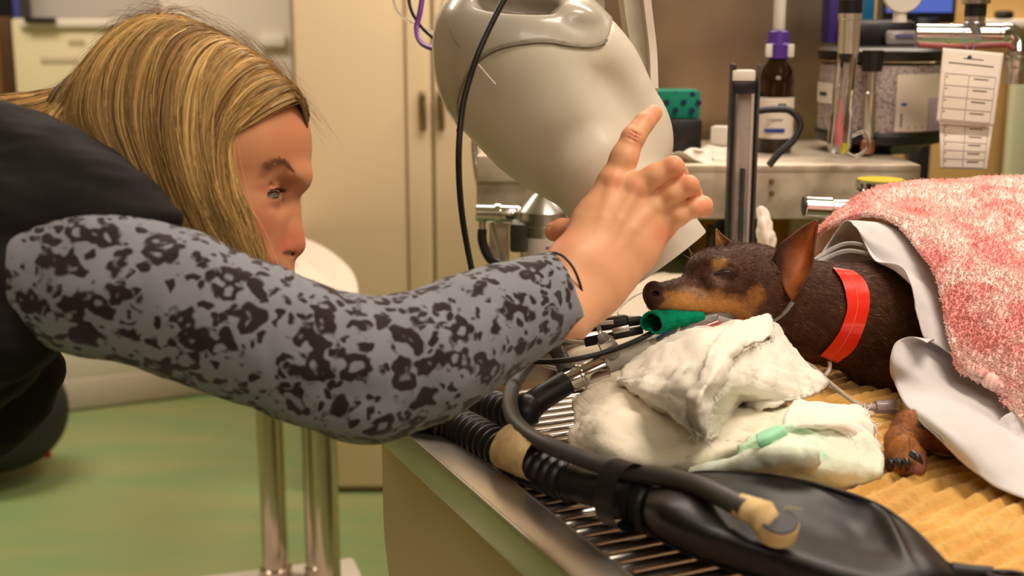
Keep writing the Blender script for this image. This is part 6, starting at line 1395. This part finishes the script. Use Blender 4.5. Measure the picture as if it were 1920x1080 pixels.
t2, at2 = tagsheet('paper_tag', ((1762, 228), (1862, 236), (1850, 318), (1762, 316)), 1.675, 5, 'lower paper tag showing below the front one', False)
hole = at1(.45, .10); lathe('punch_hole', hole+YA*.0006, hole-YA*.0006, [(0, .0028), (1, .0028)], M['ink'], t1, sides=16)
st = tube('string', [hole-YA*.002, W(1808, 70, 1.69), W(1812, 46, 1.71), W(1834, 46, 1.71), W(1832, 70, 1.69), hole-YA*.002], .0007, mat('blue_string', srgb(70, 96, 130), .7), n=6, sides=8); tag(st, 'thin blue string tying the paper tags to the pipe', 'string')
# chrome vaporiser at left, under the x-ray head
va = thing('vaporiser', 'silver cone shaped anaesthetic vaporiser with a printed label beneath the x-ray head', 'vaporiser', W(1015, 480, 1.62))
vb_ = W(1018, 560, 1.62); vt_ = W(1018, 352, 1.62); vb_ = np.array([vt_[0], vt_[1], vb_[2]]); sv = 1.62/F_PX
lathe('body', vb_, vt_, [(0, 42*sv), (.10, 44*sv), (.60, 44*sv), (.605, 47*sv), (.66, 47*sv), (.665, 44*sv), (.78, 44*sv), (.785, 46*sv), (.80, 44*sv), (.93, 20*sv), (.95, 14*sv), (1, 14*sv)], M['chrome_dull'], va, sides=48)
lathe('knob', vt_, vt_+ZA*.018, [(0, .009), (.3, .014), (.8, .014), (1, .010)], M['chrome'], va, sides=24)
def arcv(nm, a0_, a1_, z0, z1, rr, m, par): 
    n_ = 16; an = np.radians(np.linspace(a0_, a1_, n_)); v = np.array([[vb_[0]+rr*math.sin(x), vb_[1]-rr*math.cos(x), z] for z in (z0, z1) for x in an]); return mesh_obj(nm, [(v, [(i, i+1, n_+i+1, n_+i) for i in range(n_-1)])], m, par, ang=180)
H_ = vt_[2]-vb_[2]; lv = arcv('label', -40, 70, vb_[2]+H_*.22, vb_[2]+H_*.56, 44.8*sv, mat('label_silver', srgb(208, 196, 190), .4), va)
arcv('purple_print', 5, 50, vb_[2]+H_*.33, vb_[2]+H_*.38, 45.2*sv, mat('purple_print', srgb(150, 50, 130), .5), lv); arcv('purple_print', 5, 45, vb_[2]+H_*.46, vb_[2]+H_*.485, 45.2*sv, mat('purple_print_b', srgb(150, 60, 130), .5), lv)
pix_box('side_block', 956, 420, 990, 474, 1.60, .04, mat('dark_block', srgb(60, 62, 48), .3, .3), va, bev=.004)
ch_ = thing('chrome_valve', 'horizontal chrome valve with a black hose at the end of the steel shelf', 'valve', W(935, 402, 1.66))
lathe('barrel', W(892, 400, 1.66), W(976, 402, 1.66), [(0, .0100), (.02, .0115), (.42, .0115), (.43, .0140), (.55, .0140), (.56, .0118), (.95, .0118), (1, .010)], M['chrome'], ch_, sides=32)
lathe('nipple', W(904, 412, 1.66), W(904, 434, 1.66), [(0, .005), (1, .005)], M['chrome_dull'], ch_)
tube('hose', [W(904, 430, 1.66), W(905, 455, 1.66), W(918, 484, 1.66), W(942, 500, 1.66), W(975, 515, 1.66)], .0062, M['black_rubber'], ch_, n=10)
tube('strut', [W(922, 415, 1.67), W(940, 480, 1.68), W(948, 520, 1.68)], .003, M['chrome_dull'], ch_)
rod = tube('curved_rod', [W(893, 230, 1.8), W(889, 270, 1.8), W(893, 320, 1.8), W(898, 345, 1.8)], .0045, M['chrome'], n=8); tag(rod, 'thin chrome rod at the far end of the steel shelf', 'rod')
# yellow capped valve near the pink towel
yv = thing('pressure_valve', 'chrome valve with a yellow ringed cap in front of the steel shelf', 'valve', W(1650, 380, 1.60)); yp = W(1650, 352, 1.60); sy = 1.60/F_PX
lathe('cap', yp-ZA*.004, yp+ZA*.010, [(0, 40*sy), (.3, 46*sy), (.85, 46*sy), (1, 43*sy)], M['chrome'], yv, sides=48)
lathe('yellow_ring', yp+ZA*.009, yp+ZA*.0112, [(0, 42*sy), (1, 42*sy)], mat('yellow_ring', srgb(206, 190, 30), .4), yv, sides=48, label='yellow disc on the cap')
lathe('stem', yp-ZA*.075, yp-ZA*.002, [(0, .032), (.35, .030), (.5, .018), (.9, .016), (1, .024)], M['chrome_dull'], yv, sides=36)
lathe('port', W(1508, 386, 1.60), W(1625, 392, 1.60), [(0, .0115), (.02, .0128), (.42, .0128), (.45, .010), (1, .012)], M['chrome'], yv, sides=28)
lathe('port_opening', W(1506, 386, 1.60), W(1513, 386, 1.60), [(0, .0122), (1, .0122)], M['black_plastic'], yv, sides=28)
# what shows below the shelf
def slabbox(nm, x0, y0, x1, y1, d, th, m, lb, ct, bev=.004):
    o = pix_box(nm, x0, y0, x1, y1, d, th, m, None, bev=bev); tag(o, lb, ct); return o
M['ochre'] = mat('ochre_box', srgb(190, 134, 28), .6)
slabbox('carton', 1286, 400, 1352, 520, 2.0, .12, M['ochre'], 'ochre yellow carton under the shelf, seen beside the cone', 'carton')
slabbox('carton', 1430, 405, 1480, 520, 2.0, .12, M['ochre'], 'ochre yellow carton under the shelf, between flow meter and pale box', 'carton')
slabbox('pale_box', 1482, 405, 1600, 540, 1.98, .12, mat('pale_box', srgb(216, 200, 158), .6), 'pale cream box under the shelf behind the near ear', 'box')
slabbox('green_book', 1332, 430, 1346, 540, 1.94, .05, mat('dark_green', srgb(20, 60, 44), .5), 'dark green spine under the shelf beside the far ear', 'book')
slabbox('wire_box', 1196, 450, 1290, 560, 1.99, .1, mat('dull_green_metal', srgb(120, 124, 96), .3, .7), 'dull metal canister behind the muzzle', 'canister')
p = W(1365, 440, 1.85); bj = thing('dark_jar', 'dark rounded jar with a green cap under the shelf', 'jar', p-ZA*.05)
lathe('glass', p-ZA*.08, p+ZA*.025, [(0, .028), (.7, .03), (.92, .020), (1, .012)], M['amber'], bj, ang=60); lathe('green_cap', W(1392, 462, 1.80)-ZA*.02, W(1392, 452, 1.80), [(0, .012), (.9, .012), (1, .009)], mat('bright_green', srgb(80, 180, 40), .5), bj)
tw_ = cloth('paper_tissue', np.array([[W(1418, 392, 1.58), W(1428, 388, 1.58), W(1436, 396, 1.58)], [W(1420, 425, 1.57), W(1434, 420, 1.56), W(1448, 430, 1.57)], [W(1420, 455, 1.57), W(1438, 450, 1.555), W(1455, 448, 1.57)], [W(1418, 490, 1.57), W(1438, 492, 1.555), W(1450, 490, 1.57)]]), M['paper'], .001, 8, 8, [(.006, 40, 2)])
tag(tw_, 'white paper tissue hanging beside the flow meter', 'tissue')
# tan fittings at the far right
dr_ = thing('drawer_unit', 'tan wall cupboard at the end of the room behind the paper tags', 'cupboard', W(1880, 300, 3.0)*[1, 1, 0])
pix_box('body', 1598, -300, 2100, 900, 3.0, .4, M['tan_wall'], dr_, bev=.004); 
pix_box('green_post', 1876, 96, 1912, 900, 2.96, .04, mat('pale_green_post', srgb(172, 172, 140), .5), dr_, bev=.006); pix_box('brown_edge', 1913, 100, 2100, 900, 2.97, .03, mat('ochre_wood', srgb(140, 92, 20), .5), dr_, bev=.002)
pix_box('counter', 1830, 36, 2100, 52, 2.9, .1, M['white_paint'], dr_, bev=.004)
slabbox('dark_cup', 1876, 20, 1904, 36, 2.8, .05, M['black_plastic'], 'small dark object on the pale counter', 'object', .008)
bw = thing('black_bowl', 'black curved rim showing just above the pink towel', 'bowl', W(1790, 344, 1.62)); p = W(1800, 352, 1.62); lathe('rim', p-ZA*.05, p, [(0, .04), (.8, .072), (1, .074)], M['black_plastic'], bw, ang=60)
